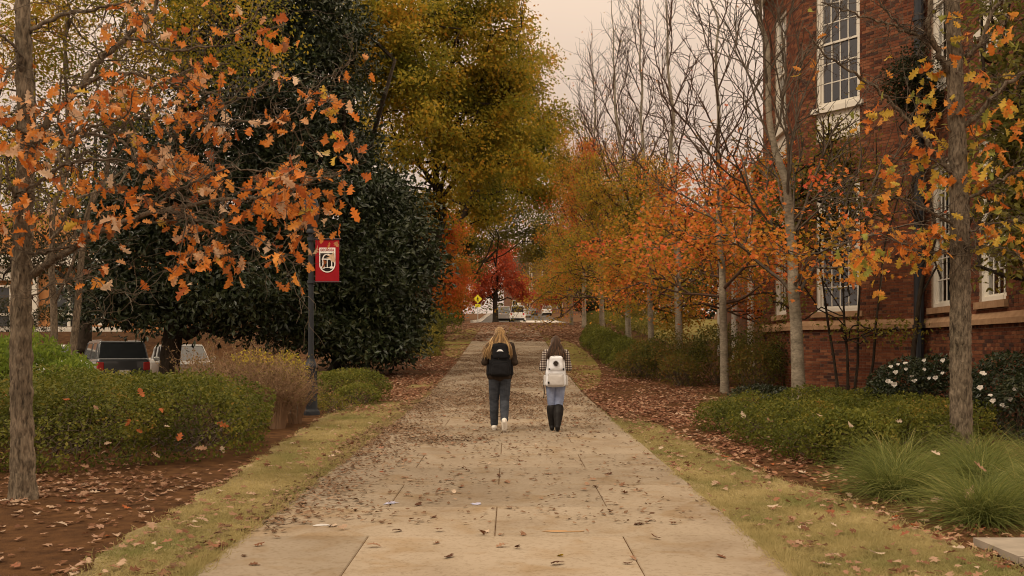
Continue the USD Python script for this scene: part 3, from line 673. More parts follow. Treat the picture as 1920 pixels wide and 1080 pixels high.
# downpipe in the inner corner
dp = at(1722, 600, 21.25); dpx, dpy = dp[0], 21.22
hall.part('downpipe', MB().add(tube([[dpx, dpy, -.2], [dpx, dpy, 11.1]], [.105, .105], 10)), 'dark_metal')
for z_ in (2.0, 5.6, 8.6): hall.part('pipe_bracket', lathe([(.10, 0), (.135, .0), (.135, .07), (.10, .07)], 12, (dpx, dpy, z_)), 'dark_metal')
# the lower wing beyond, with a pitched roof and white columns
wing = Thing('low_wing', 'lower brick wing with olive pitched roof and white columns', 'building', (9.6, 36, 0))
wz = float(G(9.2, 36))
wing.part('wall', MB().add(box(9.3, 15, 29.5, 44, -.2, 8.0)), 'far_brick')
v = np.array([[8.7, 29.2, 7.9], [8.7, 44.3, 7.9], [15.6, 29.2, 7.9], [15.6, 44.3, 7.9], [12.2, 31.5, 10.9], [12.2, 42.3, 10.9], [8.7, 29.2, 8.1], [8.7, 44.3, 8.1], [15.6, 29.2, 8.1], [15.6, 44.3, 8.1]])
wing.part('roof', (v, np.array([[0, 1, 3], [0, 3, 2], [6, 4, 5], [6, 5, 7], [8, 9, 5], [8, 5, 4], [6, 8, 4], [7, 5, 9], [0, 6, 7], [0, 7, 1], [0, 2, 8], [0, 8, 6]])), 'olive_roof')
for cy in (31.2, 33.4, 35.8, 38.4, 41.0):
    wing.part('column', lathe([(.17, wz - .1), (.17, wz + .12), (.125, wz + .16), (.125, wz + .2), (.105, 7.5), (.13, 7.55), (.16, 7.62), (.16, 7.898)], 14, (8.72, cy, 0)), 'weathered_white')
# ------------------------------------------------------------------ trees
def P3(pts, Y=None): return np.array([at(p[0], p[1], p[2] if len(p) > 2 else Y) for p in pts])
def smooth_path(p, k=None):
    p = np.asarray(p, float); s = np.concatenate([[0], np.cumsum(np.linalg.norm(np.diff(p, axis=0), axis=1))])
    t = np.linspace(0, s[-1], k or max(6, len(p) * 3))
    return np.stack([PchipInterpolator(s, p[:, i])(t) for i in range(3)], 1)

def near_oak(name, label, trunk, trad, limbs, clusters, leafmats, stuffmat, leaf_size, Yref, seed, flare=.35, extra_twigs=260, dy=.5, more=1.0):
    """A young oak near the camera: bark-relief trunk, limbs that follow the photograph, big lobed leaves (300 single ones)."""
    rng = np.random.default_rng(seed); T = Tree(seed)
    tp = P3(trunk); tp[0, 2] = float(G(tp[0, 0], tp[0, 1])) - .05
    th = Thing(name, label, 'tree', (tp[0, 0], tp[0, 1], float(G(tp[0, 0], tp[0, 1]))))
    th.part('trunk', trunk_mesh(smooth_path(tp, 30), np.interp(np.linspace(0, 1, 30), np.linspace(0, 1, len(trad)), trad), 40, .022, .034, seed, flare, 26, 6), 'oak_bark', smooth=True)
    pool = []
    for (pts, r0, r1) in limbs:
        p = smooth_path(P3(pts), len(pts) * 5); p[1:-1] += rng.standard_normal((len(p) - 2, 3)) * .012
        L = MB().add(tube(p, r0 + (r1 - r0) * np.linspace(0, 1, len(p)) ** .7, 8))
        th.part('limb', L, 'oak_bark' if r0 > .02 else 'twig_bark', smooth=True)
        for q, t in zip(p, np.linspace(0, 1, len(p))): pool.append((q, max(.004, (r0 + (r1 - r0) * t) * .45)))
    # bare twigs along the limbs
    tw = MB(); allq = np.array([a for a, b in pool]); allr = np.array([b for a, b in pool]); tips = []
    for i in range(extra_twigs):
        k = rng.integers(len(allq)); d = unit(rng.standard_normal(3) * [1, .8, .7] + [0, 0, .12]); Lg = .18 + .5 * rng.random() ** 1.5
        p = wiggly(rng, allq[k], allq[k] + d * Lg, 6, .25); r0 = min(allr[k], .007)
        tw.add(tube(p, np.linspace(r0, .0022, 6), 3)); tips.append(p)
        for j in range(2):
            b = p[rng.integers(2, 6)]; d2 = unit(d + .8 * rng.standard_normal(3)); p2 = wiggly(rng, b, b + d2 * Lg * .45, 4, .2); tw.add(tube(p2, np.linspace(.003, .0016, 4), 3))
    # leaf clusters on twigs from the nearest limb
    C, D, N, S = [], [], [], []
    for (px, py, n) in clusters:
        c = at(px, py, Yref + dy * rng.standard_normal()); dist = np.linalg.norm((allq - c) * [1, .35, 1], axis=1) + .05 * rng.random(len(allq)); k = int(np.argmin(dist))
        b = allq[k].copy(); c[1] = b[1] + (c[1] - b[1]) * .6
        if np.linalg.norm(c - b) > .02:
            p = wiggly(rng, b, c, 7, .12, .06); tw.add(tube(p, np.linspace(min(allr[k] * .8, .008), .0025, 7), 4))
        for j in range(int(n * more + .5)):
            o = c + rng.standard_normal(3) * [.10, .12, .085]
            s = wiggly(rng, c, o, 3, .1); tw.add(tube(s, [.0022, .0018, .0013], 3))
            d = unit(rng.standard_normal(3) * [.8, .8, .45] + [0, 0, -.75]); nrm = unit(rng.standard_normal(3) * [.8, .7, .5] + [0, -.75, .2])
            C.append(o); D.append(d); N.append(nrm); S.append(leaf_size * (.65 + .55 * rng.random()))
    th.part('twig', tw, 'twig_bark', kind='stuff')
    C, D, N, S = map(np.array, (C, D, N, S)); u, v = proj(C)
    vis = (u > 2) & (u < 1918) & (v > 2) & (v < 1078); order = np.argsort(-(S / C[:, 1]) * vis)
    tpl = rng.integers(0, 5, len(C)); one = set(order[:300].tolist())
    for i in order[:300]:
        th.part('leaf', leaves(C[i:i + 1], D[i:i + 1], N[i:i + 1], S[i:i + 1], OAKS[tpl[i]]), leafmats[rng.integers(len(leafmats))], smooth=False)
    rest = MB(); any_rest = False
    for t in range(5):
        ii = [i for i in range(len(C)) if tpl[i] == t and i not in one]
        if ii: rest.add(leaves(C[ii], D[ii], N[ii], S[ii], OAKS[t])); any_rest = True
    if any_rest: th.part('leaf', rest, stuffmat, kind='stuff')
    print(name, 'leaves', len(C))

near_oak('oak_tree', 'young oak with rough grey trunk and big orange leaves beside the left hedge',
    [(45, 937, 9.46), (40, 700, 9.46), (40, 520, 9.46), (48, 300, 9.46), (45, 100, 9.46), (42, 0, 9.46), (44, -150, 9.46), (40, -300, 9.46)],
    [.112, .103, .098, .086, .082, .074, .058, .036],
    [([(62, 515, 9.4), (130, 468, 9.25), (205, 425, 9.1), (310, 395, 8.95), (380, 380, 8.9), (490, 370, 8.8), (560, 350, 8.7), (640, 325, 8.6)], .042, .007),
     ([(310, 395, 8.95), (400, 420, 8.8), (470, 440, 8.7), (530, 480, 8.6), (560, 495, 8.6)], .016, .004),
     ([(55, 270, 9.46), (100, 215, 9.5), (150, 165, 9.55), (185, 118, 9.6), (250, 55, 9.7), (290, 12, 9.8), (310, -30, 9.8)], .040, .018),
     ([(125, 190, 9.5), (165, 155, 9.5), (210, 138, 9.4), (270, 140, 9.3), (330, 158, 9.2), (410, 178, 9.1)], .022, .006),
     ([(235, 70, 9.6), (280, 80, 9.5), (320, 95, 9.4), (380, 90, 9.3), (440, 62, 9.2), (500, 0, 9.1)], .016, .006),
     ([(55, 265, 9.4), (110, 262, 9.3), (175, 238, 9.2), (235, 215, 9.1), (250, 170, 9.0)], .026, .006),
     ([(52, 64, 9.46), (105, 33, 9.5), (160, 20, 9.5), (210, 10, 9.5), (300, -30, 9.5)], .024, .010),
     ([(45, 365, 9.4), (70, 345, 9.3), (115, 315, 9.2), (150, 300, 9.1), (260, 300, 9.0), (350, 330, 8.9)], .020, .005),
     ([(270, 222, 9.2), (340, 228, 9.1), (410, 231, 9.0), (500, 228, 8.9), (545, 213, 8.8), (600, 160, 8.8), (655, 115, 8.8)], .014, .004),
     ([(410, 195, 9.0), (455, 183, 8.9), (485, 168, 8.9), (522, 122, 8.8)], .010, .003),
     ([(170, 250, 9.2), (235, 275, 9.1), (265, 320, 9.0), (320, 350, 8.9), (380, 400, 8.8), (440, 425, 8.7)], .016, .004),
     ([(60, 475, 9.4), (100, 468, 9.3), (135, 462, 9.2), (190, 440, 9.1)], .018, .005),
     ([(40, 135, 9.4), (20, 75, 9.3), (-10, 62, 9.2), (-60, 50, 9.1)], .020, .010),
     ([(30, 370, 9.4), (15, 340, 9.35), (12, 300, 9.3), (25, 270, 9.2)], .024, .008),
     ([(45, 250, 9.4), (20, 240, 9.2), (-20, 215, 9.1), (-60, 200, 9.0)], .022, .010),
     ([(300, 380, 9.0), (360, 345, 8.9), (430, 315, 8.9), (520, 320, 8.7), (600, 335, 8.6), (680, 292, 8.6)], .013, .003),
     ([(60, 560, 9.3), (110, 530, 9.2), (170, 520, 9.1), (200, 542, 9.0), (258, 553, 9.0)], .010, .003)],
    [(20, 150, 8), (12, 200, 9), (22, 262, 13), (62, 270, 14), (92, 240, 9), (75, 185, 7), (108, 178, 6), (150, 190, 5), (165, 182, 5), (202, 190, 9), (232, 200, 12), (247, 178, 11), (215, 150, 6), (195, 66, 6), (265, 15, 11), (238, 10, 7), (290, 40, 4), (396, 40, 3), (438, 32, 3),
     (400, 130, 6), (355, 125, 4), (355, 150, 7), (295, 200, 5), (365, 195, 7), (415, 190, 6), (380, 215, 7), (405, 250, 5), (310, 245, 5), (335, 230, 3), (430, 258, 4), (495, 240, 3), (525, 220, 8), (530, 62, 5), (510, 48, 4), (530, 142, 4), (600, 190, 7), (620, 197, 6), (596, 270, 2), (660, 131, 2), (125, 340, 7), (150, 352, 6), (20, 390, 6),
     (50, 390, 4), (28, 430, 6), (15, 575, 1), (270, 295, 9), (322, 300, 9), (310, 330, 9), (362, 330, 12), (385, 320, 11), (395, 347, 7), (420, 352, 7), (340, 320, 5), (207, 370, 6), (225, 355, 4), (268, 372, 5), (180, 415, 7), (195, 412, 5), (135, 430, 4), (320, 415, 6), (370, 435, 7), (350, 400, 4), (430, 400, 4), (470, 395, 4), (355, 480, 9), (377, 474, 9),
     (325, 503, 3), (355, 515, 3), (405, 464, 2), (455, 485, 7), (440, 500, 3), (515, 460, 5), (540, 478, 4), (500, 350, 9), (520, 330, 9), (510, 390, 9), (540, 380, 11), (556, 350, 9), (575, 400, 7), (590, 378, 7), (610, 402, 6), (570, 328, 5), (545, 318, 4), (622, 330, 4), (650, 312, 4), (672, 282, 4), (648, 370, 2), (600, 440, 4), (570, 500, 3), (552, 520, 2), (575, 430, 7), (240, 470, 1), (185, 520, 2), (240, 530, 1), (150, 498, 2),
     (60, 300, 6), (130, 215, 5), (20, 330, 4), (210, 240, 4), (255, 255, 4), (290, 180, 4)],
    ['oak_leaf_0', 'oak_leaf_1', 'oak_leaf_1', 'oak_leaf_2', 'oak_leaf_0', 'oak_leaf_3', 'oak_leaf_6', 'oak_leaf_4', 'oak_leaf_3', 'oak_leaf_7', 'oak_leaf_8', 'oak_leaf_6', 'oak_leaf_1'], 'oak_leaf', .132, 9.1, 11, extra_twigs=460, dy=.35, more=1.75)

near_oak('oak_tree', 'young oak with furrowed trunk and yellow orange leaves rising from tall grass',
    [(1803, 862, 12.4), (1801, 650, 12.4), (1800, 480, 12.4), (1796, 300, 12.4), (1791, 150, 12.4), (1786, 0, 12.4), (1783, -200, 12.4)],
    [.135, .130, .122, .112, .098, .085, .05],
    [([(1785, 140, 12.4), (1755, 90, 12.3), (1740, 40, 12.2), (1745, 0, 12.2), (1755, -60, 12.2)], .045, .025),
     ([(1794, 115, 12.4), (1830, 92, 12.3), (1855, 32, 12.2), (1880, -10, 12.1), (1910, -60, 12.1)], .035, .018),
     ([(1798, 240, 12.4), (1825, 225, 12.3), (1852, 193, 12.2), (1915, 140, 12.1), (1965, 108, 12.0)], .042, .020),
     ([(1795, 335, 12.4), (1762, 300, 12.4), (1725, 250, 12.35), (1670, 190, 12.3), (1620, 150, 12.2), (1550, 105, 12.1), (1508, 52, 12.0)], .040, .008),
     ([(1745, 88, 12.3), (1715, 66, 12.3), (1650, 40, 12.2), (1600, 25, 12.1), (1540, 4, 12.0)], .024, .007),
     ([(1798, 425, 12.4), (1750, 400, 12.3), (1675, 370, 12.2), (1600, 370, 12.1), (1540, 395, 12.0)], .024, .005),
     ([(1798, 472, 12.4), (1730, 473, 12.2), (1690, 455, 12.1), (1640, 440, 12.0), (1590, 470, 11.9)], .020, .004),
     ([(1798, 395, 12.4), (1850, 352, 12.2), (1920, 315, 12.0), (1970, 290, 11.9)], .028, .012),
     ([(1745, 85, 12.3), (1700, 55, 12.3), (1660, 18, 12.2), (1640, -20, 12.2)], .020, .010),
     ([(1800, 455, 12.4), (1850, 420, 12.2), (1900, 415, 12.0), (1960, 430, 11.9)], .018, .007),
     ([(1790, 330, 12.4), (1740, 300, 12.2), (1690, 300, 12.1), (1640, 290, 12.0)], .014, .004),
     ([(1798, 470, 12.4), (1850, 455, 12.2), (1895, 470, 12.0), (1930, 500, 11.9)], .014, .005)],
    [(1530, 52, 1), (1516, 120, 2), (1640, 150, 2), (1640, 190, 4), (1652, 215, 4), (1610, 240, 2), (1730, 190, 7), (1737, 215, 5), (1720, 230, 3), (1757, 120, 4), (1762, 132, 3), (1785, 65, 3), (1790, 115, 2), (1785, 20, 3), (1840, 80, 3), (1852, 130, 4), (1870, 142, 4), (1900, 40, 5), (1905, 62, 4),
     (1670, 300, 4), (1730, 300, 5), (1746, 280, 4), (1750, 320, 4), (1660, 325, 3), (1740, 352, 4), (1775, 340, 3), (1790, 400, 3), (1845, 320, 7), (1840, 342, 7), (1862, 300, 6), (1830, 300, 4), (1900, 250, 5), (1895, 330, 7), (1890, 380, 6), (1870, 420, 6), (1905, 470, 7), (1880, 440, 5), (1770, 450, 8), (1765, 438, 7), (1780, 430, 5), (1750, 470, 5), (1700, 440, 7), (1720, 430, 6),
     (1670, 430, 4), (1630, 470, 7), (1615, 480, 7), (1600, 490, 7), (1582, 510, 4), (1625, 508, 3), (1650, 545, 2), (1640, 450, 5), (1690, 470, 7), (1710, 490, 5), (1735, 490, 4), (1505, 110, 1), (1820, 230, 3), (1850, 250, 5), (1880, 210, 4), (1815, 180, 3), (1760, 250, 3), (1690, 350, 3), (1900, 180, 4), (1860, 370, 4), (1910, 420, 5)],
    ['oak_leaf_1', 'oak_leaf_2', 'oak_leaf_4', 'oak_leaf_4', 'oak_leaf_0', 'oak_leaf_5', 'oak_leaf_2', 'oak_leaf_1'], 'oak_leaf_mixed', .165, 12.2, 12, flare=.15, extra_twigs=460, dy=.4, more=1.6)

# ---- the row of maples along the right of the walk
def maple(x, y, H, r0, label, seed, leafmat, n_leaf, size, lean=(0, 0), fork=3.0, leafy_top=.62, spread=.5, nprim=13, path_pts=None, T=T_RHOMB, bark_m='maple_bark', sparse=.04, prim_len=.62, el0=-6, bare_right=False):
    rng = np.random.default_rng(seed); t = Tree(seed); b = ground(x, y, -.08)
    pts = np.array(path_pts) if path_pts is not None else np.array([b, b + [lean[0] * .2, lean[1] * .2, H * .25], b + [lean[0] * .5, lean[1] * .5, H * .5], b + [lean[0] * .8, lean[1] * .8, H * .78], b + [lean[0], lean[1], H]])
    pts = smooth_path(pts, 16); pts[4:] += rng.standard_normal((12, 3)) * [.05, .05, 0]
    th = Thing('maple_tree', label, 'tree', (x, y, float(G(x, y))), group=None)
    z0 = pts[0, 2]; rad = r0 * np.clip(1 - .93 * ((pts[:, 2] - z0) / (pts[-1, 2] - z0)) ** .9, .04, 1)
    th.part('trunk', trunk_mesh(pts, rad, 20 if y < 30 else 10, .06 if y < 30 else .25, .006, seed, .18, 10, 10), bark_m, smooth=True)
    tz = pts[:, 2]
    for i in range(nprim):
        q = (i + .3 + .5 * rng.random()) / nprim; z = z0 + fork + (H * .80 - fork) * q ** 1.5
        p = np.array([np.interp(z, tz, pts[:, k]) for k in range(3)]); a = i * 2.4 + rng.random(); el = math.radians(el0 + (72 - el0) * q ** .7 + 6 * rng.standard_normal())
        d = [math.cos(a) * math.cos(el), math.sin(a) * math.cos(el), math.sin(el)]
        L = min((3.3 - 1.2 * q) * (.75 + .4 * rng.random()) * spread / .5 * prim_len / .62, (H - (z - z0)) * .95)
        t.grow(p, d, L, r0 * (.40 - .24 * q) * (.72 if bare_right else 1), 2, (7, 5), 40, .08 if q < .3 else .40, .13, .0042, .5, 1, 7, .22)
    th.part('limb', t.mesh(), 'twig_bark' if y < 24 else 'red_twig')
    S = np.array(t.seats); hz = (S[:, 2] - z0) / H
    w = np.where(hz < leafy_top, 1.0, sparse) * np.clip((leafy_top + .12 - hz) / .2, sparse, 1)
    w = w * (meshkit.noise(S / .8, seed) > .24)
    if bare_right: w = w * np.where(S[:, 0] < x + .25, 1.0, .10)
    w = w / w.sum()
    k = rng.choice(len(S), n_leaf, p=w); C = S[k] + rng.standard_normal((n_leaf, 3)) * [.26, .26, .17]
    Nn = unit(np.array([0, -.25, .9]) + .55 * rng.standard_normal((n_leaf, 3))); D = unit(np.cross(Nn, rng.standard_normal((n_leaf, 3))) + [0, 0, -.25])
    th.part('crown', leaves(C, D, Nn, size * (.6 + .6 * rng.random(n_leaf)), T), leafmat)
    return th
m1 = [ground(5.5, 18.8, -.08)] + [at(px, py, 18.8) for px, py in ((1494, 640), (1487, 520), (1472, 400), (1468, 330), (1452, 230), (1438, 130), (1432, 0), (1428, -160))]
maple(5.5, 18.8, 10.6, .142, 'pale-barked maple nearest the camera, largely bare, before the brick hall', 101, 'maple_orange', 2300, .095, bare_right=True, path_pts=m1, fork=2.2, leafy_top=.42, nprim=17, T=T_STAR, sparse=.02, prim_len=.66, spread=.5, el0=22)
maple(5.5, 25.3, 12.0, .118, 'second maple of the right-hand row, pale slim trunk, orange lower leaves', 102, 'maple_mixed', 7800, .095, lean=(-.3, .2), fork=2.3, leafy_top=.50, T=T_STAR, sparse=.03, nprim=16)
maple(5.5, 32.0, 14.0, .135, 'third maple of the right-hand row, bare upper twigs, rust leaves', 103, 'maple_mixed', 15000, .105, lean=(-.5, 0), fork=2.2, leafy_top=.46, sparse=.03, nprim=17)
maple(5.5, 38.4, 16.0, .13, 'fourth maple of the right-hand row, dark slim trunk behind the clipped hedge', 104, 'maple_yellow', 18000, .115, lean=(-.6, 0), fork=2.2, leafy_top=.48, sparse=.03, nprim=21)
maple(5.5, 45.8, 17.0, .15, 'fifth maple of the right-hand row, gold and orange, over the far hedge end', 105, 'maple_yellow', 20000, .12, lean=(-.8, 0), fork=2.0, leafy_top=.52, sparse=.05, spread=.62, nprim=22)
maple(5.4, 58.0, 18.0, .17, 'sixth maple of the right-hand row, mostly golden, bare twiggy top', 106, 'maple_orange', 20000, .135, lean=(-.6, 0), fork=2.0, leafy_top=.64, sparse=.08, spread=.66, nprim=21)
maple(5.3, 71.0, 17.0, .17, 'seventh maple of the right-hand row, yellow green, hanging over the walk', 107, 'maple_yellow', 22000, .15, fork=1.9, leafy_top=.82, sparse=.2, spread=.72, nprim=18)
maple(5.2, 84.0, 15.0, .17, 'last maple of the right-hand row, golden, next to the street', 108, 'maple_yellow', 16000, .18, fork=1.9, leafy_top=.9, sparse=.4, spread=.68, nprim=16)

# ---- big dense trees
def big_tree(name, label, base, trunk_top, r0, blobs, n, size, leafmat, seed, per=40, spread=.35, gap=.42, cell=.9, hollow=.5, T=T_RHOMB, limbs=14, up=.6, droop=.3, jit=.8, bark_m='dark_bark', trunks=None, twiggy=True):
    rng = np.random.default_rng(seed); b = ground(base[0], base[1], -.1); top = np.array(trunk_top, float)
    th = Thing(name, label, 'tree', (base[0], base[1], float(G(*base))))
    t = Tree(seed); mids = wiggly(rng, b, top, 9, .05)
    tm = MB()
    for off in (trunks or [(0, 0, 0, 0)]):
        q = mids.copy(); k = np.linspace(0, 1, 9)[:, None]; q[:, :2] += np.array(off[:2]) + k * np.array(off[2:]); tm.add(trunk_mesh(q, r0 * np.linspace(1, .25, 9), 12, .2, r0 * .12, seed, .3, 4, 1.2))
    th.part('trunk', tm, bark_m, smooth=True)
    C, O, cs = clumped(rng, n, blobs, cell, 1, per, spread, hollow, seed, gap)
    sel = rng.choice(len(cs), min(len(cs), limbs * 6), replace=False)
    mains = []
    for i in range(limbs):
        c = cs[sel[i]]; z = b[2] + (top[2] - b[2]) * (.25 + .7 * rng.random()); z = min(z, max(c[2] - .3, b[2] + 1.5)); p = np.array([np.interp(z, mids[:, 2], mids[:, k]) for k in range(3)])
        w = wiggly(rng, p, c, 9, .28, .06); t.limb(w, r0 * .38, .02, 5); mains.append(w)
    allp = np.vstack(mains)
    if twiggy:
        for i in sel[limbs:]:
            k = int(np.argmin(np.linalg.norm(allp - cs[i], axis=1))); w = wiggly(rng, allp[k], cs[i], 5, .1); t.limb(w, .03, .008, 3)
    th.part('limb', t.mesh(), bark_m)
    th.part('crown', crown_mesh(rng, C, O, size, T, up, droop, jit), leafmat)
    return th
def E(px, py, Y, rx, ry, rz): return (at(px, py, Y), (rx, ry, rz))
# magnolias on the left of the walk
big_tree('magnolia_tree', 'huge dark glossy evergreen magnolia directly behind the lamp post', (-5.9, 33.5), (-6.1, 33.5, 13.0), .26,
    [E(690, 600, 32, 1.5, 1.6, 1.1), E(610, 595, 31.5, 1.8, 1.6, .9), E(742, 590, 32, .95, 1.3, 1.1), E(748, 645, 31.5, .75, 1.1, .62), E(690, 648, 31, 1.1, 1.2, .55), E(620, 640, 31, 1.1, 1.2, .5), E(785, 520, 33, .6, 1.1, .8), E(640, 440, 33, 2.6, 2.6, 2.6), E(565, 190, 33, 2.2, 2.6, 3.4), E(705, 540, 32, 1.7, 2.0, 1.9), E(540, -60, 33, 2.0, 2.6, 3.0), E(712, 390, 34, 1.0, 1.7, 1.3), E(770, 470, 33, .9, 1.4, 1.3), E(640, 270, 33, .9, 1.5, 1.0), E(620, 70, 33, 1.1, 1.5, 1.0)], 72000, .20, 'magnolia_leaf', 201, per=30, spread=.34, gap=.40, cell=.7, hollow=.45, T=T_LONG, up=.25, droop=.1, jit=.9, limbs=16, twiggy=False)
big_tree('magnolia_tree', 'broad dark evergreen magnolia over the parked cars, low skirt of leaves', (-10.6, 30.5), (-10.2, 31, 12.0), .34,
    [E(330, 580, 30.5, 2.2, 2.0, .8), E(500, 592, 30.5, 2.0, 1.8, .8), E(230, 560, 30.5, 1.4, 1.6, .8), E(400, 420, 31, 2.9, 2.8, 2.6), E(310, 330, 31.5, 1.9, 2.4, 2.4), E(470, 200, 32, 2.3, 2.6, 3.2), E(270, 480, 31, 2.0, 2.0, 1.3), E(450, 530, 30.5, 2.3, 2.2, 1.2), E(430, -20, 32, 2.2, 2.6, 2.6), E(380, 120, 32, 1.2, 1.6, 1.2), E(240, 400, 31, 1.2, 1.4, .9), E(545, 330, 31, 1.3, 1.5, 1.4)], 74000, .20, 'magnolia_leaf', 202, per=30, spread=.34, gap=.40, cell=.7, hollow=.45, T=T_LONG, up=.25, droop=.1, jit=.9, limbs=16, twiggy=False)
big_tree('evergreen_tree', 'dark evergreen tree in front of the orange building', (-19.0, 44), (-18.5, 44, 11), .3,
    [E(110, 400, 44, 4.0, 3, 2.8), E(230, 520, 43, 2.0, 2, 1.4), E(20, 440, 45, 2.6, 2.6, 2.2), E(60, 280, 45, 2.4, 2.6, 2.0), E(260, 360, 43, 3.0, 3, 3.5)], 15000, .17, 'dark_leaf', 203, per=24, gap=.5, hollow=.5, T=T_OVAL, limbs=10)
# behind them
big_tree('tall_tree', 'twin-stemmed grey tree with sparse golden leaves behind the left oak', (-12.3, 26.0), (-11.6, 26.0, 10.5), .11,
    [E(170, 40, 26, 2.2, 1.8, 1.5), E(330, 60, 26, 2.2, 1.8, 1.8), E(70, 10, 26, 1.2, 1.4, .9), E(230, 180, 26, 1.9, 1.6, 1.2), E(250, -70, 26, 2.6, 2.0, 1.5), E(450, 40, 26, 1.7, 1.5, 1.6), E(60, 330, 26.5, 1.6, 1.3, 1.3), E(50, 190, 26.5, 1.4, 1.3, 1.2), E(110, 110, 26, 1.3, 1.3, 1.1), E(10, 90, 26, 1.2, 1.2, 1.0)], 24000, .095, 'golden_leaf', 204, per=20, spread=.36, gap=.42, hollow=.25, limbs=16, bark_m='oak_bark', trunks=[(0, 0, 0, 0), (.25, .2, 1.0, .3)])
big_tree('golden_tree', 'tall golden green tree arching over the walk beyond the magnolia', (-4.6, 52), (-3.4, 52, 19.5), .30,
    [E(740, 170, 47, 3.0, 3.0, 4.0), E(690, 40, 46, 2.6, 2.6, 2.6), E(800, 180, 51, 4.0, 4.0, 4.3), E(900, 80, 53, 3.6, 3.6, 4.0), E(880, 290, 52, 3.2, 3.4, 3.2), E(720, 60, 50, 3.2, 3.2, 4.0), E(790, 400, 53, 2.0, 2.4, 1.6), E(950, 200, 54, 2.2, 2.6, 2.6), E(830, -60, 52, 4.4, 4, 3.0), E(985, 300, 56, 1.8, 2.0, 2.0)], 84000, .19, 'golden_leaf', 205, per=70, spread=.44, gap=.52, cell=1.5, hollow=.25, limbs=44)
big_tree('golden_tree', 'yellow green tree reaching over the walk from the left, farther off', (-6.0, 76), (-2.0, 76, 19), .32,
    [E(960, 150, 76, 3.4, 3.4, 4.0), E(985, 260, 77, 3.0, 3.2, 3.2), E(1010, 330, 76, 2.4, 3.0, 2.6), E(900, 260, 78, 3.5, 3.5, 4.5), E(1035, 230, 77, 1.5, 2, 1.6), E(880, 400, 78, 2.6, 3.0, 2.0)], 46000, .24, 'golden_leaf', 206, per=50, spread=.55, gap=.48, cell=1.2, hollow=.4, limbs=18)
big_tree('dark_tree', 'dark green tree closing the view above the far end of the walk', (-7.0, 98), (-2.5, 98, 17), .35,
    [E(930, 390, 98, 3.6, 3.5, 2.6), E(990, 420, 99, 2.8, 3, 2.6), E(900, 450, 99, 2.4, 3, 1.8), E(960, 330, 100, 4, 4, 2.6), E(1005, 470, 99, 1.6, 2, 1.4), E(880, 500, 97, 1.6, 2, 1.6), E(1025, 440, 98, 1.8, 2, 2.0), E(870, 430, 97, 2.0, 2, 2.0)], 24000, .24, 'olive_leaf', 207, per=26, spread=.5, gap=.44, cell=1.2, hollow=.3, limbs=8)
big_tree('orange_maple', 'narrow orange and rust maple left of the walk below the golden tree', (-4.9, 57), (-4.7, 57, 9.5), .16,
    [E(835, 470, 57, 1.35, 1.6, 1.7), E(862, 500, 58, .9, 1.2, 1.2), E(825, 540, 56, 1.3, 1.5, 1.2), E(850, 560, 58, 1.0, 1.2, 1.0), E(822, 430, 57, .9, 1.2, 1.2)], 18000, .13, 'maple_orange', 208, per=26, spread=.28, gap=.42, hollow=.3, limbs=12)
big_tree('red_maple', 'bright red spreading maple by the street beyond the walk', (-1.9, 126), (-1.7, 126, 11.5), .42,
    [E(930, 500, 126, 3.0, 2.6, 1.9), E(905, 530, 125, 1.6, 2, 1.4), E(965, 535, 126, 2.0, 2.2, 1.6), E(895, 555, 126, 1.4, 1.6, .9), E(985, 555, 127, 1.2, 1.6, .9), E(940, 470, 127, 1.6, 2, 1.0)], 15000, .22, 'maple_red', 209, per=24, spread=.38, gap=.38, hollow=.3, limbs=14)
big_tree('olive_tree', 'olive green tree behind the furrowed oak, in front of the brick hall', (8.0, 15.0), (8.1, 15.2, 7.2), .10,
    [E(1900, 240, 15.2, .75, .8, 1.0), E(1870, 330, 15.4, .6, .7, .7), E(1915, 120, 15.3, .7, .7, .8), E(1880, 480, 15, .55, .6, .5), E(1930, 420, 15, .6, .6, .9), E(1890, 40, 15.2, .6, .6, .6)], 5600, .115, 'olive_leaf', 210, per=18, spread=.22, gap=.42, cell=.4, hollow=.2, limbs=16, T=T_OVAL)
big_tree('small_tree', 'slender several-stemmed tree with olive leaves by the lower brick window', (7.0, 20.2), (6.9, 20.2, 6.0), .035,
    [E(1545, 340, 20.3, .85, .6, .7), E(1590, 300, 20.3, .6, .5, .6), E(1480, 360, 20.5, .6, .6, .5), E(1640, 615, 20.0, .9, .4, .14), E(1560, 250, 20.4, .5, .5, .5), E(1500, 440, 20.4, .6, .5, .6), E(1600, 400, 20.3, .6, .4, .5), E(1440, 420, 20.6, .5, .5, .5), E(1660, 360, 20.2, .5, .4, .5),  E(1480, 570, 20.6, .4, .5, .25), E(1690, 620, 20.0, .5, .4, .18)], 4600, .085, 'olive_leaf', 211, per=14, spread=.26, gap=.36, cell=.4, hollow=.1, limbs=22, T=T_OVAL, trunks=[(0, 0, 0, 0), (.12, .1, .5, 0), (-.15, 0, -.45, .1), (.3, 0, .9, 0)])
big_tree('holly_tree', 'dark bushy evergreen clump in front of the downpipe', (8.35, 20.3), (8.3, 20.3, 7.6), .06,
    [E(1715, 140, 20.4, .48, .4, .62), E(1735, 190, 20.4, .42, .4, .45), E(1695, 160, 20.4, .35, .35, .4)], 3200, .075, 'dark_leaf', 212, per=20, spread=.13, gap=.3, cell=.3, hollow=.35, limbs=8)
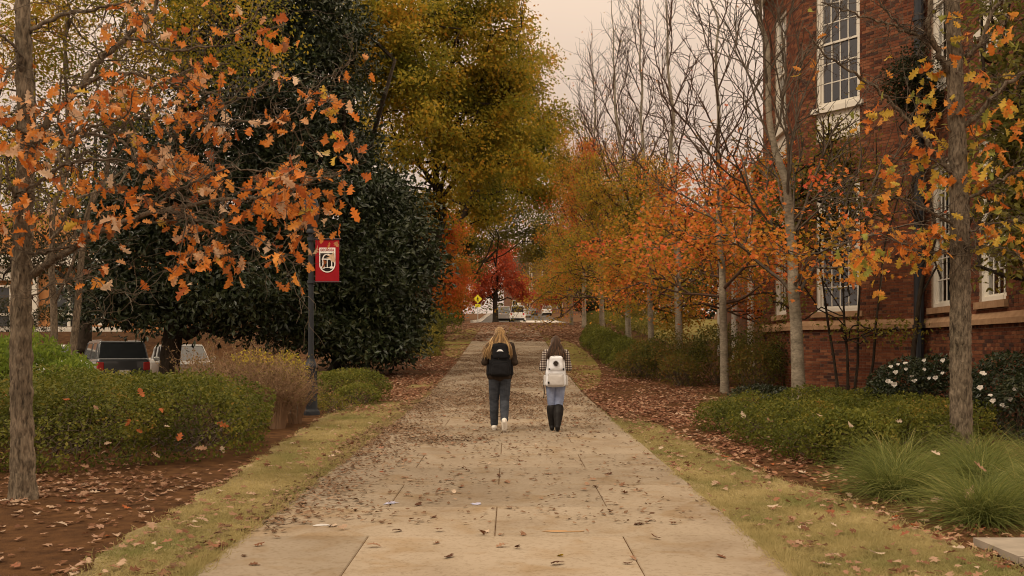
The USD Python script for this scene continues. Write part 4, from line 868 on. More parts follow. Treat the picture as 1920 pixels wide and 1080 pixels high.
for i, (x, y, h, w, lab) in enumerate([(-7.6, 108, 8, 2.0, 'dark evergreen left of the yellow crossing sign'), (-12, 118, 11, 3.0, 'broad dark evergreen farther left of the crossing sign'), (7.4, 92, 9, 1.6, 'narrow dark evergreen right of the street end, nearest the walk'), (10.5, 86, 10, 2.0, 'dark evergreen behind the right-hand maples, near the pale sign'), (15, 80, 12, 2.6, 'wide dark evergreen on the grassy bank'), (20, 70, 12, 3.0, 'tall dark evergreen at the back of the grassy bank')]):
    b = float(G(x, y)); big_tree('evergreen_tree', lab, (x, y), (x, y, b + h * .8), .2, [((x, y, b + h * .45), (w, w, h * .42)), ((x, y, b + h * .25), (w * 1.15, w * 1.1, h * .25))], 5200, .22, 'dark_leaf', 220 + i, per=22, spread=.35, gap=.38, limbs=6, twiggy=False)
big_tree('russet_tree', 'russet brown tree in front of the far brick building', (9.0, 175), (9.0, 175, 15), .3, [E(1035, 545, 175, 2.6, 2.4, 2.2), E(1010, 565, 176, 1.6, 1.6, 1.2), E(1055, 520, 175, 2.4, 2.4, 2.4)], 6000, .3, 'maple_red', 230, per=24, spread=.5, gap=.4, limbs=8)
big_tree('bare_brown_tree', 'thin reddish brown tree between the red maple and the pale poles', (2.0, 200), (2.2, 200, 17), .3, [E(975, 530, 200, 2.6, 2.4, 3.4), E(990, 490, 201, 2.4, 2.4, 2.4)], 3500, .3, 'tan_leaf', 231, per=20, spread=.6, gap=.45, limbs=14)
# background woods, left and right and at the end of the street
def woods(label, x0, x1, y, h, n, size, matn, seed):
    rng = np.random.default_rng(seed); X = rng.uniform(x0, x1, n); Yv = y + rng.uniform(-6, 6, n)
    H = h * (.65 + .7 * meshkit.fbm(np.column_stack([X / 7, Yv / 9, np.zeros(n)]), 3, seed)); Z = G(X, Yv) + H * rng.random(n) ** .7
    C = np.column_stack([X, Yv, Z]); O = unit(np.column_stack([rng.standard_normal(n) * .4, -np.ones(n), .6 * np.ones(n)]))
    single('far_woods', crown_mesh(rng, C, O, size, T_RHOMB, .5, .2, .8), matn, label=label, cat='woods', kind='stuff')
woods('far brownish woods closing the end of the street', -14, 26, 290, 22, 9000, .9, 'russet_leaf', 301)
woods('distant dark woods left of the red maple', -60, -7, 150, 15, 11000, 1.05, 'dark_leaf', 302)
woods('distant dark woods behind the right-hand bank', 8, 60, 104, 11, 12000, .85, 'dark_leaf', 303)
# ------------------------------------------------------------------ shrubs
shrub('azalea_hedge', 'large rounded dark green hedge behind the left oak trunk', 'hedge',
    [((-4.35, 13.2, .54), (1.15, 1.6, .68)), ((-5.5, 12.6, .56), (1.5, 1.9, .70)), ((-7.2, 12.6, .56), (1.7, 1.9, .70)), ((-5.3, 15.2, .52), (1.15, 1.7, .70)), ((-6.6, 15.2, .52), (1.8, 1.7, .66)), ((-4.5, 14.4, .44), (.6, 1.1, .50)), ((-9.0, 13.2, .50), (1.6, 2.0, .66))], 66000, .049, 'azalea_leaf', 300, seed=31, topf=.3, depth=.16, rough=.34, cell=.45, up=.7)
shrub('green_shrub', 'fresh light green shrub behind the hedge in front of the white car', 'shrub',
    [((-8.05, 16.6, .92), (.85, 1.0, .86)), ((-9.3, 16.8, .94), (1.1, 1.1, .90)), ((-7.2, 16.2, .70), (.6, .8, .66))], 11000, .085, 'spring_leaf', 120, seed=32, T=T_OVAL, up=.1, droop=-.7, jit=.6, depth=.2, rough=.3)
rng = np.random.default_rng(33); t = Thing('tan_shrub', 'twiggy pinkish tan shrub left of the lamp post', 'shrub', (-4.6, 17.1, float(G(-4.6, 17.1)))); SM = MB(); C, D = [], []
for (bx, by, hh, ww, nn) in [(-3.85, 16.3, 1.2, .60, 210), (-4.45, 16.7, 1.28, .66, 190), (-5.2, 17.4, 1.3, .66, 150), (-3.75, 17.2, 1.0, .45, 90), (-5.9, 18.2, 1.25, .6, 90)]:
    for i in range(nn):
        a = rng.uniform(0, 2 * np.pi); o = ww * rng.random() ** .6; h = hh * (.55 + .5 * rng.random()) * (1 - .25 * (o / ww) ** 2); b0_ = ground(bx + .10 * math.cos(a), by + .10 * math.sin(a), -.02); e0 = ground(bx + o * math.cos(a), by + o * math.sin(a), h)
        mid = (b0_ + e0) / 2 - np.array([math.cos(a), math.sin(a), -.4]) * o * .18; p = smooth_path([b0_, mid, e0], 7) + np.cumsum(rng.standard_normal((7, 3)) * .008, 0); SM.add(tube(p, np.linspace(.0055, .0016, 7), 3))
        for j in range(3):
            k = rng.integers(3, 7); d = unit(rng.standard_normal(3) + [0, 0, .8]); L = .10 + .2 * rng.random(); q = wiggly(rng, p[k], p[k] + d * L, 4, .2); SM.add(tube(q, np.linspace(.0022, .0012, 4), 3))
            for m in range(4): C.append(q[rng.integers(1, 4)] + rng.standard_normal(3) * .02); D.append(unit(d + .7 * rng.standard_normal(3)))
C, D = np.array(C), np.array(D); t.part('stem', SM, 'tan_stem', kind='stuff'); t.part('foliage', leaves(C, D, unit(rng.standard_normal(C.shape) + [0, 0, .6]), .045 * (.6 + .7 * rng.random(len(C))), T_RHOMB), 'tan_leaf')
shrub('yellow_sprigs', 'sprigs of yellow leaves between the tan shrub and the lamp post', 'shrub', [((-3.98, 18.4, .98), (.24, .24, .42)), ((-4.2, 18.6, 1.25), (.3, .25, .25)), ((-4.9, 18.8, 1.3), (.4, .3, .25))], 900, .06, 'yellow_leaf', 40, seed=34, depth=.4, T=T_OVAL)
shrub('low_shrub', 'low dark olive shrub just right of the lamp post', 'shrub', [((-3.6, 22.4, .62), (.85, .9, .5)), ((-4.3, 22.8, .60), (.8, .9, .45)), ((-3.3, 21.4, .5), (.5, .6, .3))], 9000, .05, 'hedge_leaf', 80, seed=35)
shrub('ground_shrub', 'sparse yellowish low growth at the foot of the lamp post', 'shrub', [((-3.5, 19.6, .38), (.55, .7, .25)), ((-4.0, 20.3, .4), (.5, .6, .28))], 1100, .05, 'olive_leaf', 40, seed=36, depth=.4, T=T_OVAL)
shrub('green_shrub', 'green and yellow undergrowth at the right skirt of the magnolia', 'shrub', [((-3.9, 45, 1.6), (.9, 1.3, 1.0)), ((-4.3, 48, 2.2), (1.0, 1.4, 1.3)), ((-3.6, 42, 1.1), (.7, 1.2, .6))], 9000, .085, 'olive_leaf', 60, seed=37)
shrub('green_shrub', 'dark undergrowth beneath the orange maple on the left', 'shrub', [((-4.5, 53, 2.6), (1.0, 1.4, 1.2)), ((-4.2, 62, 3.2), (1.2, 1.6, 1.3))], 6000, .11, 'hedge_leaf', 40, seed=38)
shrub('clipped_hedge', 'long clipped green hedge on the right beyond the leaf-covered verge', 'hedge',
    [((4.05, 47.3, 1.85), (.75, 1.5, .75)), ((4.1, 44.8, 1.72), (.8, 1.6, .75)), ((4.15, 42.2, 1.55), (.8, 1.6, .75)), ((4.2, 39.6, 1.35), (.85, 1.6, .75)), ((4.25, 37.0, 1.18), (.85, 1.6, .75)), ((4.3, 34.4, 1.02), (.9, 1.6, .75))], 32000, .065, 'hedge_leaf', 120, seed=39, depth=.12, rough=.3, cell=.5)
shrub('russet_shrub', 'tall reddish shrubs behind the second maple trunk', 'shrub',
    [((5.0, 29.5, 1.15), (1.0, 1.2, .85)), ((3.9, 30.5, .95), (.7, 1.1, .6)), ((4.8, 27.6, .9), (.6, .8, .55)), ((5.9, 28.0, 1.2), (.9, 1.2, 1.05)), ((6.9, 26.8, 1.2), (.9, 1.1, 1.0)), ((7.4, 25.4, 1.2), (.8, 1.0, 1.05)), ((4.4, 31.0, 1.05), (.8, 1.2, .75)), ((6.3, 25.0, .95), (.7, .8, .8))], 24000, .08, 'russet_leaf', 260, seed=40, depth=.24, rough=.5, cell=.6, T=T_LONG)
shrub('azalea_shrubs', 'spreading low olive azalea shrubs bordering the right-hand lawn', 'shrub',
    [((4.05, 12.3, .42), (.75, .95, .40)), ((4.9, 12.9, .45), (.9, 1.0, .40)), ((4.0, 13.9, .44), (.85, 1.1, .40)), ((5.0, 14.6, .46), (1.0, 1.1, .42)), ((3.85, 15.7, .44), (.8, 1.0, .38)), ((4.9, 16.4, .48), (.9, 1.0, .42)), ((6.0, 14.2, .46), (.8, 1.2, .40)), ((6.4, 15.8, .48), (.7, .9, .4)), ((5.9, 17.2, .5), (.8, .8, .38))], 46000, .045, 'azalea_leaf', 260, seed=41, topf=.35, depth=.18, rough=.46, cell=.35)
shrub('green_shrub', 'dark glossy green bush in front of the olive azaleas', 'shrub', [((4.15, 12.0, .43), (.5, .45, .42))], 3200, .05, 'hedge_leaf', 30, seed=47, depth=.2, rough=.3)
shrub('camellia_bush', 'dark camellia bush with white flowers below the downpipe', 'shrub', [((7.0, 17.5, .82), (.62, .7, .55)), ((7.7, 17.6, .85), (.55, .7, .6)), ((6.6, 17.3, .62), (.4, .5, .38))], 7000, .065, 'camellia_leaf', 60, seed=42, T=T_OVAL, depth=.2)
shrub('camellia_bush', 'dark camellia bush with fewer flowers at the right edge', 'shrub', [((7.3, 13.9, .72), (.5, .6, .5)), ((7.6, 15.0, .9), (.6, .7, .62)), ((7.1, 15.2, .6), (.4, .5, .38))], 7000, .065, 'camellia_leaf', 60, seed=43, T=T_OVAL, depth=.2)
shrub('dark_groundcover', 'dark evergreen ground cover along the foot of the brick hall', 'shrub', [((6.0, 20.0, .50), (.9, .6, .28)), ((7.2, 19.6, .5), (.9, .5, .28)), ((5.4, 21.2, .5), (.7, .6, .28))], 7000, .055, 'camellia_leaf', 60, seed=44)
shrub('low_shrub', 'low dark bushes below the big window of the orange building', 'shrub', [((-25.0, 53.5, 3.0), (.9, .8, .9)), ((-27.8, 53.5, 3.2), (1.1, .8, 1.1)), ((-26.4, 53.3, 2.7), (.7, .7, .5)), ((-29.6, 53.5, 3.4), (1.0, .8, 1.2))], 7000, .10, 'dark_leaf', 40, seed=45)
shrub('far_shrub', 'dark shrubs along the left verge short of the street', 'shrub', [((-5.2, 88, 4.2), (1.1, 2, 1.0)), ((-6.8, 100, 4.6), (1.6, 2, 1.3)), ((-5.4, 78, 3.9), (1.0, 2, 1.2))], 5000, .16, 'dark_leaf', 30, seed=46)
shrub('far_shrub', 'low green shrubs on the right verge by the last maples', 'shrub', [((6.4, 66, 3.2), (1.2, 2, .7)), ((6.8, 76, 3.6), (1.2, 2, .8)), ((8.2, 60, 3.3), (1.4, 2, .8)), ((7.0, 54, 2.5), (1.2, 1.6, .7))], 9000, .11, 'olive_leaf', 40, seed=48)
# white camellia flowers, each a little rosette on its bush
def rosette(c, r, seed):
    rng = np.random.default_rng(seed); n = 11; a = np.arange(n) * 2.4; D = np.column_stack([np.cos(a), np.sin(a), .35 + .05 * np.arange(n)]); face = unit(np.array([-.35, -1, .45]) + .35 * rng.standard_normal(3))
    ux = unit(np.cross(face, [0, 0, 1.0])); uy = np.cross(ux, face); Dw = D[:, :1] * ux + D[:, 1:2] * uy + D[:, 2:3] * face
    return leaves(np.repeat([c], n, 0), Dw, np.repeat([face], n, 0) + .2 * rng.standard_normal((n, 3)), r * (1 - .045 * np.arange(n)), T_OVAL_WIDE)
T_OVAL_WIDE = (T_OVAL[0] * [1, 2.1, 1.5], T_OVAL[1])
rng = np.random.default_rng(77)
for i, (px, py) in enumerate([(1668, 690), (1680, 684), (1690, 702), (1664, 712), (1665, 720), (1712, 697), (1714, 704), (1742, 704), (1738, 672), (1683, 718), (1762, 676), (1700, 682), (1722, 712), (1729, 690), (1755, 712), (1772, 700)]):
    single('camellia_flower', rosette(at(px + rng.normal(0, 6), py + rng.normal(0, 4), 16.75 + .15 * rng.random()), .034 + .03 * rng.random(), i), 'petal', label='white open flower on the dark camellia below the downpipe', cat='flower', group='white flowers on the camellia by the downpipe')
for i, (px, py) in enumerate([(1842, 700), (1838, 727), (1862, 752), (1880, 760), (1888, 765), (1903, 730), (1847, 702), (1857, 742), (1895, 748)]):
    single('camellia_flower', rosette(at(px, py, 13.6 + .2 * rng.random()), .032 + .02 * rng.random(), 50 + i), 'petal', label='white open flower on the camellia at the right edge', cat='flower', group='white flowers on the right-hand camellia')

# ornamental grass: each clump arching ribbons
def grass_clump(label, x, y, h, rad, n, seed):
    rng = np.random.default_rng(seed); b = ground(x, y); a = rng.uniform(0, 2 * np.pi, n); el = rng.uniform(.25, 1.25, n); L = h * (1.0 + .7 * rng.random(n))
    k = 7; t = np.linspace(0, 1, k); base = np.column_stack([rng.normal(0, rad * .16, n), rng.normal(0, rad * .16, n), np.zeros(n)])
    out = np.column_stack([np.cos(a), np.sin(a), np.zeros(n)]); drp = (.55 + .6 * rng.random(n)) * (1.3 - el * .5)
    P = b + base[:, None] + L[:, None, None] * (out[:, None] * (t[None, :, None] * np.cos(el)[:, None, None] + .25 * t[None, :, None] ** 2) + np.array([0, 0, 1.0]) * (t[None, :, None] * np.sin(el)[:, None, None] - drp[:, None, None] * .55 * t[None, :, None] ** 2.2))
    P[:, :, 2] = np.maximum(P[:, :, 2], b[2] + .012)
    P += rng.standard_normal((n, 1, 3)) * .01 * t[None, :, None]
    S = unit(np.cross(out, [0, 0, 1.0]) + .5 * rng.standard_normal((n, 3))); w = .0040 * (1 - t * .85)
    V = np.stack([P - S[:, None] * w[None, :, None], P + S[:, None] * w[None, :, None]], 2).reshape(n, -1, 3)
    f = np.array([[[2 * i, 2 * i + 1, 2 * i + 3], [2 * i, 2 * i + 3, 2 * i + 2]] for i in range(k - 1)]).reshape(-1, 3)
    F = (f[None] + (np.arange(n) * 2 * k)[:, None, None]).reshape(-1, 3)
    single('grass_clump', (V.reshape(-1, 3), F), 'tall_grass', label=label, cat='ornamental grass')
grass_clump('fountain of fine green grass nearest the grey paving', 4.0, 8.35, .50, .6, 1500, 1)
grass_clump('arching green grass clump leaning out over the lawn edge', 3.75, 9.6, .50, .6, 1500, 2)
grass_clump('grass clump left of the furrowed oak, against the azaleas', 4.25, 10.9, .52, .6, 1400, 3)
grass_clump('grass clump hugging the foot of the furrowed oak trunk', 5.45, 11.5, .48, .6, 1300, 4)
grass_clump('grass clump right of the grey paving at the edge of view', 4.85, 8.9, .52, .6, 1500, 5)
grass_clump('middle grass clump between the oak and the lawn', 4.75, 10.1, .52, .6, 1500, 6)
grass_clump('grass clump at the right edge in front of the camellia', 5.75, 10.6, .5, .6, 1400, 7)
grass_clump('bright tuft of strappy grass before the second maple', 4.35, 19.6, .42, .5, 700, 8)
grass_clump('second tuft of strappy grass near the pale maple trunks', 4.0, 18.2, .36, .5, 600, 9)

# ------------------------------------------------------------------ lawn grass: small tufts
rng = np.random.default_rng(5)
def tuft(seed, n=50, rad=.15, h=.040):
    r = np.random.default_rng(seed); b = np.column_stack([r.uniform(-rad, rad, n), r.uniform(-rad, rad, n), np.zeros(n)]); d = unit(r.standard_normal((n, 3)) * [1, 1, .2] + [0, 0, .9]); L = h * (.5 + r.random(n)); s = unit(np.cross(d, r.standard_normal((n, 3)))) * .0030
    v = np.stack([b - s, b + s, b + d * L[:, None] + np.array([0, 0, -.004])], 1).reshape(-1, 3); return v, np.arange(3 * n).reshape(-1, 3)
def instancer(name, label, protos, matn, P, scale, cat='grass'):
    path_ = numbered('/World', name); pi = UsdGeom.PointInstancer.Define(stage, path_); r = np.random.default_rng(len(P)); ps = []
    for i, m_ in enumerate(protos):
        q = f'{path_}/tuft' + (f'_{i:03d}' if i else ''); usdkit.mesh(stage, q, m_, M[matn]); ps.append(Sdf.Path(q))
    pi.CreatePrototypesRel().SetTargets(ps); n = len(P); a = r.uniform(0, np.pi, n)
    pi.CreatePositionsAttr(Vt.Vec3fArray.FromNumpy(np.asarray(P, np.float32))); pi.CreateProtoIndicesAttr(Vt.IntArray.FromNumpy(r.integers(0, len(protos), n).astype(np.int32)))
    pi.CreateOrientationsAttr(Vt.QuathArray([Gf.Quath(float(math.cos(x)), 0, 0, float(math.sin(x))) for x in a]))
    s = scale * (.7 + .6 * r.random(n)); pi.CreateScalesAttr(Vt.Vec3fArray.FromNumpy(np.repeat(s[:, None], 3, 1).astype(np.float32)))
    setdata(pi.GetPrim(), label=label, category=cat, kind='stuff')
def lawn_points(f0, f1, y0, y1, n):
    y = y0 + (y1 - y0) * rng.random(n * 2) ** 1.25; a, b = np.array([f0(q) for q in y]), np.array([f1(q) for q in y]); wmax = np.max(b - a); keep = rng.random(n * 2) < (b - a) / wmax
    y, a, b = y[keep][:n], a[keep][:n], b[keep][:n]; x = a + (b - a) * rng.random(len(y)); return np.column_stack([x, y, G(x, y) + .020])
instancer('lawn_grass', 'short tan dormant grass on the strip left of the walk', [tuft(1), tuft(2), tuft(3)], 'grass_blade', lawn_points(lambda y: lawn_left(y) + .08, lambda y: PL - .04, 5.5, 29, 2600), 1.0)
instancer('lawn_grass', 'short tan dormant grass on the strip right of the walk', [tuft(4), tuft(5), tuft(6)], 'grass_blade', lawn_points(lambda y: PR + .05, lambda y: lawn_right(y) - .05, 5.5, 20, 2200), 1.0)

def edge_points(x0, n, y0, y1): y = y0 + (y1 - y0) * rng.random(n) ** 1.3; keep = meshkit.noise(np.column_stack([y * 1.6, np.full(n, x0), np.zeros(n)]), 3) > .38; y = y[keep]; x = x0 + rng.normal(0, .022, len(y)); return np.column_stack([x, y, G(x, y) + .022])
instancer('edge_grass', 'ragged tufts of grass creeping over the left edge of the walk', [tuft(7, 34, .06, .06), tuft(8, 28, .05, .07)], 'grass_blade', edge_points(PL - .02, 900, 5.8, 26), 1.0)
instancer('edge_grass', 'ragged tufts of grass creeping over the right edge of the walk', [tuft(9, 34, .06, .06), tuft(10, 28, .05, .07)], 'grass_blade', edge_points(PR + .05, 700, 5.8, 20), 1.0)

# ------------------------------------------------------------------ fallen leaves
rng = np.random.default_rng(909)
def flat_leaves(x, y, z, size, T, tilt=.35):
    n = len(x); a = rng.uniform(0, 2 * np.pi, n); N = unit(np.column_stack([tilt * rng.standard_normal(n), tilt * rng.standard_normal(n), np.ones(n)])); N *= np.where(rng.random(n) < .3, -1, 1)[:, None]
    D = unit(np.cross(N, np.column_stack([np.cos(a), np.sin(a), np.zeros(n)]))); return leaves(np.column_stack([x, y, z]) - D * size[:, None] * .5, D, N, size, T)
def top_z(x, y):
    on = (x > PL) & (x < PR); lawn = (~on) & (x > np.array([lawn_left(q) for q in y])) & (x < np.array([lawn_right(q) for q in y])) & (y < 30)
    return G(x, y) + np.where(on, .036, np.where(lawn, .045, .006))
def cut(fr, px0, px1, py0, py1, n, seed):
    """n random ground points whose places fall in a stretch of the ground."""
    r = np.random.default_rng(seed); py = r.uniform(py0, py1, n); px = r.uniform(px0, px1, n); Y = EYE * FPX / (py - 622); return np.column_stack([(px - CX) / FPX * Y, Y])
singles = []                                                          # (x, y, size, group, label, palette)
def add_singles(xy, size, group, label, pal):
    for x, y in xy: singles.append((x, y, size * (.65 + .6 * rng.random()), group, label, pal))
def region(n, fx0, fx1, y0, y1, power=1.4):
    y = y0 + (y1 - y0) * rng.random(n) ** power; a = np.array([fx0(q) for q in y]); b = np.array([fx1(q) for q in y]); return np.column_stack([a + (b - a) * rng.random(n), y])
add_singles(region(78, lambda y: -5.2, lambda y: lawn_left(y) - .02, 6.4, 10.6, 1.0), .105, 'leaves on the soil round the left oak', 'curled dry leaf lying on the bare soil by the left oak', [0, 0, 3, 1, 2, 5])
add_singles(region(62, lambda y: lawn_left(y), lambda y: PL - .05, 6.3, 17, 1.5), .10, 'leaves on the left lawn strip', 'curled dry leaf lying on the tan lawn left of the walk', [0, 0, 3, 1, 2])
add_singles(region(44, lambda y: PR + .05, lambda y: lawn_right(y), 6.3, 15, 1.3), .10, 'leaves on the right lawn strip', 'curled dry leaf lying on the tan lawn right of the walk', [0, 3, 1, 2, 2])
add_singles(region(50, lambda y: lawn_right(y) - .1, lambda y: lawn_right(y) + .55, 6.6, 17, 1.2), .105, 'leaves along the edge of the right-hand bed', 'dry leaf caught along the edge of the right-hand bed', [0, 1, 5, 5, 2, 3])
add_singles(region(34, lambda y: PL + .05, lambda y: .2, 6.5, 13, 1.2), .092, 'leaves on the left half of the walk', 'dry leaf lying on the left half of the concrete walk', [1, 2, 4, 2, 0, 3])
add_singles(region(16, lambda y: .2, lambda y: PR - .1, 6.5, 14, 1.2), .085, 'leaves on the right half of the walk', 'dry leaf lying on the right half of the concrete walk', [1, 2, 4, 3])
xy = np.array([[s[0], s[1]] for s in singles]); zz = top_z(xy[:, 0], xy[:, 1])
for (x, y, s, grp, lab, pal), z in zip(singles, zz):
    v, f = flat_leaves(np.array([x]), np.array([y]), np.array([z + .012]), np.array([s]), FALLEN[rng.integers(4)], .16)
    dz = z + .002 - v[:, 2].min(); v[:, 2] += dz
    single('fallen_leaf', (v, f), f'fallen_{pal[rng.integers(len(pal))]}', label=lab, cat='fallen leaf', group=grp)
Y = EYE * FPX / (1052 - 622)
v, f = flat_leaves(np.array([(1049 - CX) / FPX * Y]), np.array([Y]), np.array([float(G(0, Y)) + .045]), np.array([.075]), OAKS[1], .2)
single('fallen_leaf', (v, f), 'yellow_scrap', label='small bright yellow leaf on the walk near the bottom edge', cat='fallen leaf')
# leaves caught on the hedge, the azaleas and the tall grass
def caught(C, size, grp, lab, pal):
    for c in C:
        n = unit(np.array([.5, -.8, .7]) * rng.random(3) + .3 * rng.standard_normal(3) + [0, -.3, .4]); d = unit(np.cross(n, rng.standard_normal(3)))
        single('fallen_leaf', leaves(np.array([c]), np.array([d]), np.array([n]), np.array([size * (.7 + .6 * rng.random())]), FALLEN[rng.integers(4)]), f'fallen_{pal[rng.integers(len(pal))]}', label=lab, cat='fallen leaf', group=grp)
def on_top(px, py, y0, blobs):
    """The first point along a pixel's line of sight that meets a shrub's ellipsoids."""
    for Y in np.arange(y0 - 3.5, y0 + 5, .02):
        p = at(px, py, Y)
        if any((((p - np.array(c)) / np.array(r)) ** 2).sum() < 1.12 for c, r in blobs): return p
    return None
HB = [((-4.35, 13.2, .50), (1.15, 1.6, .66)), ((-5.5, 12.6, .50), (1.5, 1.9, .68)), ((-7.2, 12.6, .50), (1.7, 1.9, .66)), ((-4.5, 14.4, .44), (.6, 1.1, .50))]
caught([p for p in (on_top(px, py, 12.5, HB) for (px, py) in [(305, 774), (270, 745), (320, 800), (255, 805), (235, 800), (340, 810), (430, 800), (420, 850), (300, 858), (175, 760), (130, 748), (210, 830), (150, 872), (365, 840)]) if p is not None], .12, 'leaves caught on the left hedge', 'dry leaf caught on the side of the left hedge', [0, 1, 5, 3])
AB = [((4.05, 12.3, .42), (.75, .95, .40)), ((4.9, 12.9, .45), (.9, 1.0, .40)), ((4.0, 13.9, .44), (.85, 1.1, .40)), ((5.0, 14.6, .46), (1.0, 1.1, .42)), ((4.0, 8.35, .35), (.55, .55, .33)), ((3.75, 9.6, .35), (.5, .5, .33)), ((4.75, 10.1, .35), (.5, .5, .35))]
caught([p for p in (on_top(px, py, 12, AB) for (px, py) in [(1678, 790), (1745, 845), (1450, 790), (1530, 775), (1810, 915), (1825, 910), (1600, 800), (1770, 935), (1390, 770), (1850, 885)]) if p is not None], .12, 'leaves caught on the right-hand shrubs and grass', 'dry leaf caught on the right-hand shrubs or tall grass', [0, 3, 1])
# litter: everything else
def litter(label, xy, size, matn, T, tilt=.35, dz=.0):
    z = top_z(xy[:, 0], xy[:, 1]) + .006 + dz + .02 * rng.random(len(xy)); s = size * (.5 + .7 * rng.random(len(xy)))
    single('leaf_litter', flat_leaves(xy[:, 0], xy[:, 1], z, s, T, tilt), matn, label=label, cat='fallen leaves', kind='stuff')
def drifted(n, f0, f1, y0, y1, power, dens, seed):
    """Points in a stretch kept with a density that depends on the place."""
    p = region(n, f0, f1, y0, y1, power); m = meshkit.fbm(np.column_stack([p[:, 0] * 1.1, p[:, 1] * .7, np.zeros(len(p))]), 3, seed)
    return p[rng.random(len(p)) < np.clip(dens(p[:, 0], p[:, 1]) * (m * 3.0 - .75), 0, 1)]
litter('brown leaf litter strewn over the walk, thickest on its left and far parts', drifted(150000, lambda y: PL - .1, lambda y: PR + .05, 8.0, 60, 1.1, lambda x, y: np.clip(.05 + .80 * sst(y - np.where(x < 0, x * 2.2, x * 1.2), 12.0, 20.5) + .5 * np.exp(-(x - PL) / .35), 0, .62) * (1 - .8 * sst(y, 42, 47) * (1 - sst(y, 52, 60))), 3), .052, 'dark_litter', T_FRAG, .22)
litter('pale scattered leaves on the walk', drifted(2600, lambda y: PL, lambda y: PR, 7.5, 40, 1.2, lambda x, y: .15 + .5 * sst(y - x * 2, 10, 20), 4), .075, 'litter', T_STAR, .25)
litter('leaf fragments along the left edge of the walk', drifted(3000, lambda y: PL - .25, lambda y: PL + .30, 6.2, 22, 1.2, lambda x, y: .7 + 0 * x, 5), .06, 'dark_litter', T_STAR, .28)
litter('leaf litter on the left lawn strip', drifted(7500, lambda y: lawn_left(y) - .1, lambda y: PL, 6.0, 26, 1.1, lambda x, y: .10 + .55 * sst(y, 15, 23), 6), .08, 'litter', T_STAR, .28)
litter('leaf litter on the right lawn strip', drifted(4200, lambda y: PR, lambda y: lawn_right(y), 6.0, 20, 1.1, lambda x, y: .16 + .6 * sst(y, 15.5, 19), 7), .075, 'litter', T_STAR, .28)
litter('leaf litter under the left hedge and round the left oak', drifted(6000, lambda y: -6.5, lambda y: lawn_left(y) + .05, 6.0, 13, 1.0, lambda x, y: .12 + .5 * np.exp(-((y - 10.2) / .8) ** 2), 8), .075, 'litter', T_STAR, .25)
litter('leaf litter along the front of the right-hand bed', drifted(5000, lambda y: lawn_right(y) - .12, lambda y: lawn_right(y) + 1.3, 6.3, 19, 1.0, lambda x, y: .5 + 0 * x, 9), .075, 'red_litter', T_STAR, .28)
litter('reddish leaf drift between the walk and the right-hand hedge', drifted(26000, lambda y: PR + .02, lambda y: 6.2, 17.5, 36, 1.1, lambda x, y: .75 + 0 * x, 10), .09, 'red_litter', T_FRAG, .25)
litter('leaf drift over the far right verge', drifted(16000, lambda y: PR + .02, lambda y: 5.5, 34, 84, 1.0, lambda x, y: .35 + .4 * sst(y, 58, 66), 11), .12, 'litter', T_FRAG, .25)
litter('reddish leaf drift left of the walk below the magnolia', drifted(22000, lambda y: -4.6, lambda y: PL + .02, 22, 50, 1.0, lambda x, y: .7 + 0 * x, 12), .10, 'red_litter', T_FRAG, .25)
litter('brown leaves covering the far end of the walk and its verges', drifted(42000, lambda y: -7.0, lambda y: 7.0, 52, 116, 1.0, lambda x, y: .5 + .45 * (np.abs(x) < 3.2), 13), .20, 'litter', T_FRAG, .2)
litter('leaf litter beneath the shrubs of the right-hand bed', drifted(9000, lambda y: 2.9, lambda y: 8.5, 10, 24, 1.0, lambda x, y: .5 + 0 * x, 14), .09, 'red_litter', T_FRAG, .25)
litter('leaf litter beneath the magnolias', drifted(9000, lambda y: -16, lambda y: -4.4, 20, 42, 1.0, lambda x, y: .45 + 0 * x, 15), .12, 'dark_litter', T_FRAG, .25)
# ------------------------------------------------------------------ lamp post and banner
lx, ly = -3.84, 19.0; lz = float(G(lx, ly))
lamp = Thing('lamp_post', 'slate metal lamp post with fluted base beside the tan shrub', 'lamp post', (lx, ly, lz))
lamp.part('base', lathe([(.17, -.05), (.17, .06), (.145, .09), (.12, .13), (.115, .45), (.135, .48), (.135, .52), (.11, .56), (.098, .62), (.098, .88), (.125, .91), (.13, .95), (.085, 1.02), (.075, 1.08)], 18, (lx, ly, lz)), 'slate_metal', smooth=40)
fl = MB()
for k in range(10):
    a = k * math.pi / 5; fl.add(tube([[lx + .108 * math.cos(a), ly + .108 * math.sin(a), lz + .14], [lx + .103 * math.cos(a), ly + .103 * math.sin(a), lz + .88]], .014, 5))
lamp.part('flute', fl, 'slate_metal')
lamp.part('pole', tube([[lx, ly, lz + 1.0], [lx, ly, lz + 2.4], [lx, ly, lz + 3.55]], [.058, .052, .046], 16), 'slate_metal', smooth=40)
lamp.part('collar', lathe([(.05, 3.48), (.085, 3.5), (.085, 3.55), (.06, 3.58), (.10, 3.66), (.10, 3.69)], 14, (lx, ly, lz)), 'slate_metal', smooth=40)
lamp.part('lantern', lathe([(.10, 3.69), (.155, 3.82), (.165, 3.95), (.13, 4.12), (.06, 4.2)], 14, (lx, ly, lz)), 'slate_metal', smooth=40)
lamp.part('finial', lathe([(.17, 3.94), (.175, 3.97), (.05, 4.22), (.025, 4.27), (.03, 4.3), (.0, 4.36)], 12, (lx, ly, lz)), 'slate_metal', smooth=40)
b0, b1 = at(592, 530, ly), at(635, 447, ly); bx0, bx1, bz0, bz1 = lx + .085, b1[0] + .01, b0[2], b1[2]
ban = Thing('banner', 'red cloth banner with white arch emblem hung from the lamp post', 'banner', (bx0, ly, bz0))
nx_, nz_ = 13, 21; gx, gz = np.meshgrid(np.linspace(bx0, bx1, nx_), np.linspace(bz0, bz1, nz_))
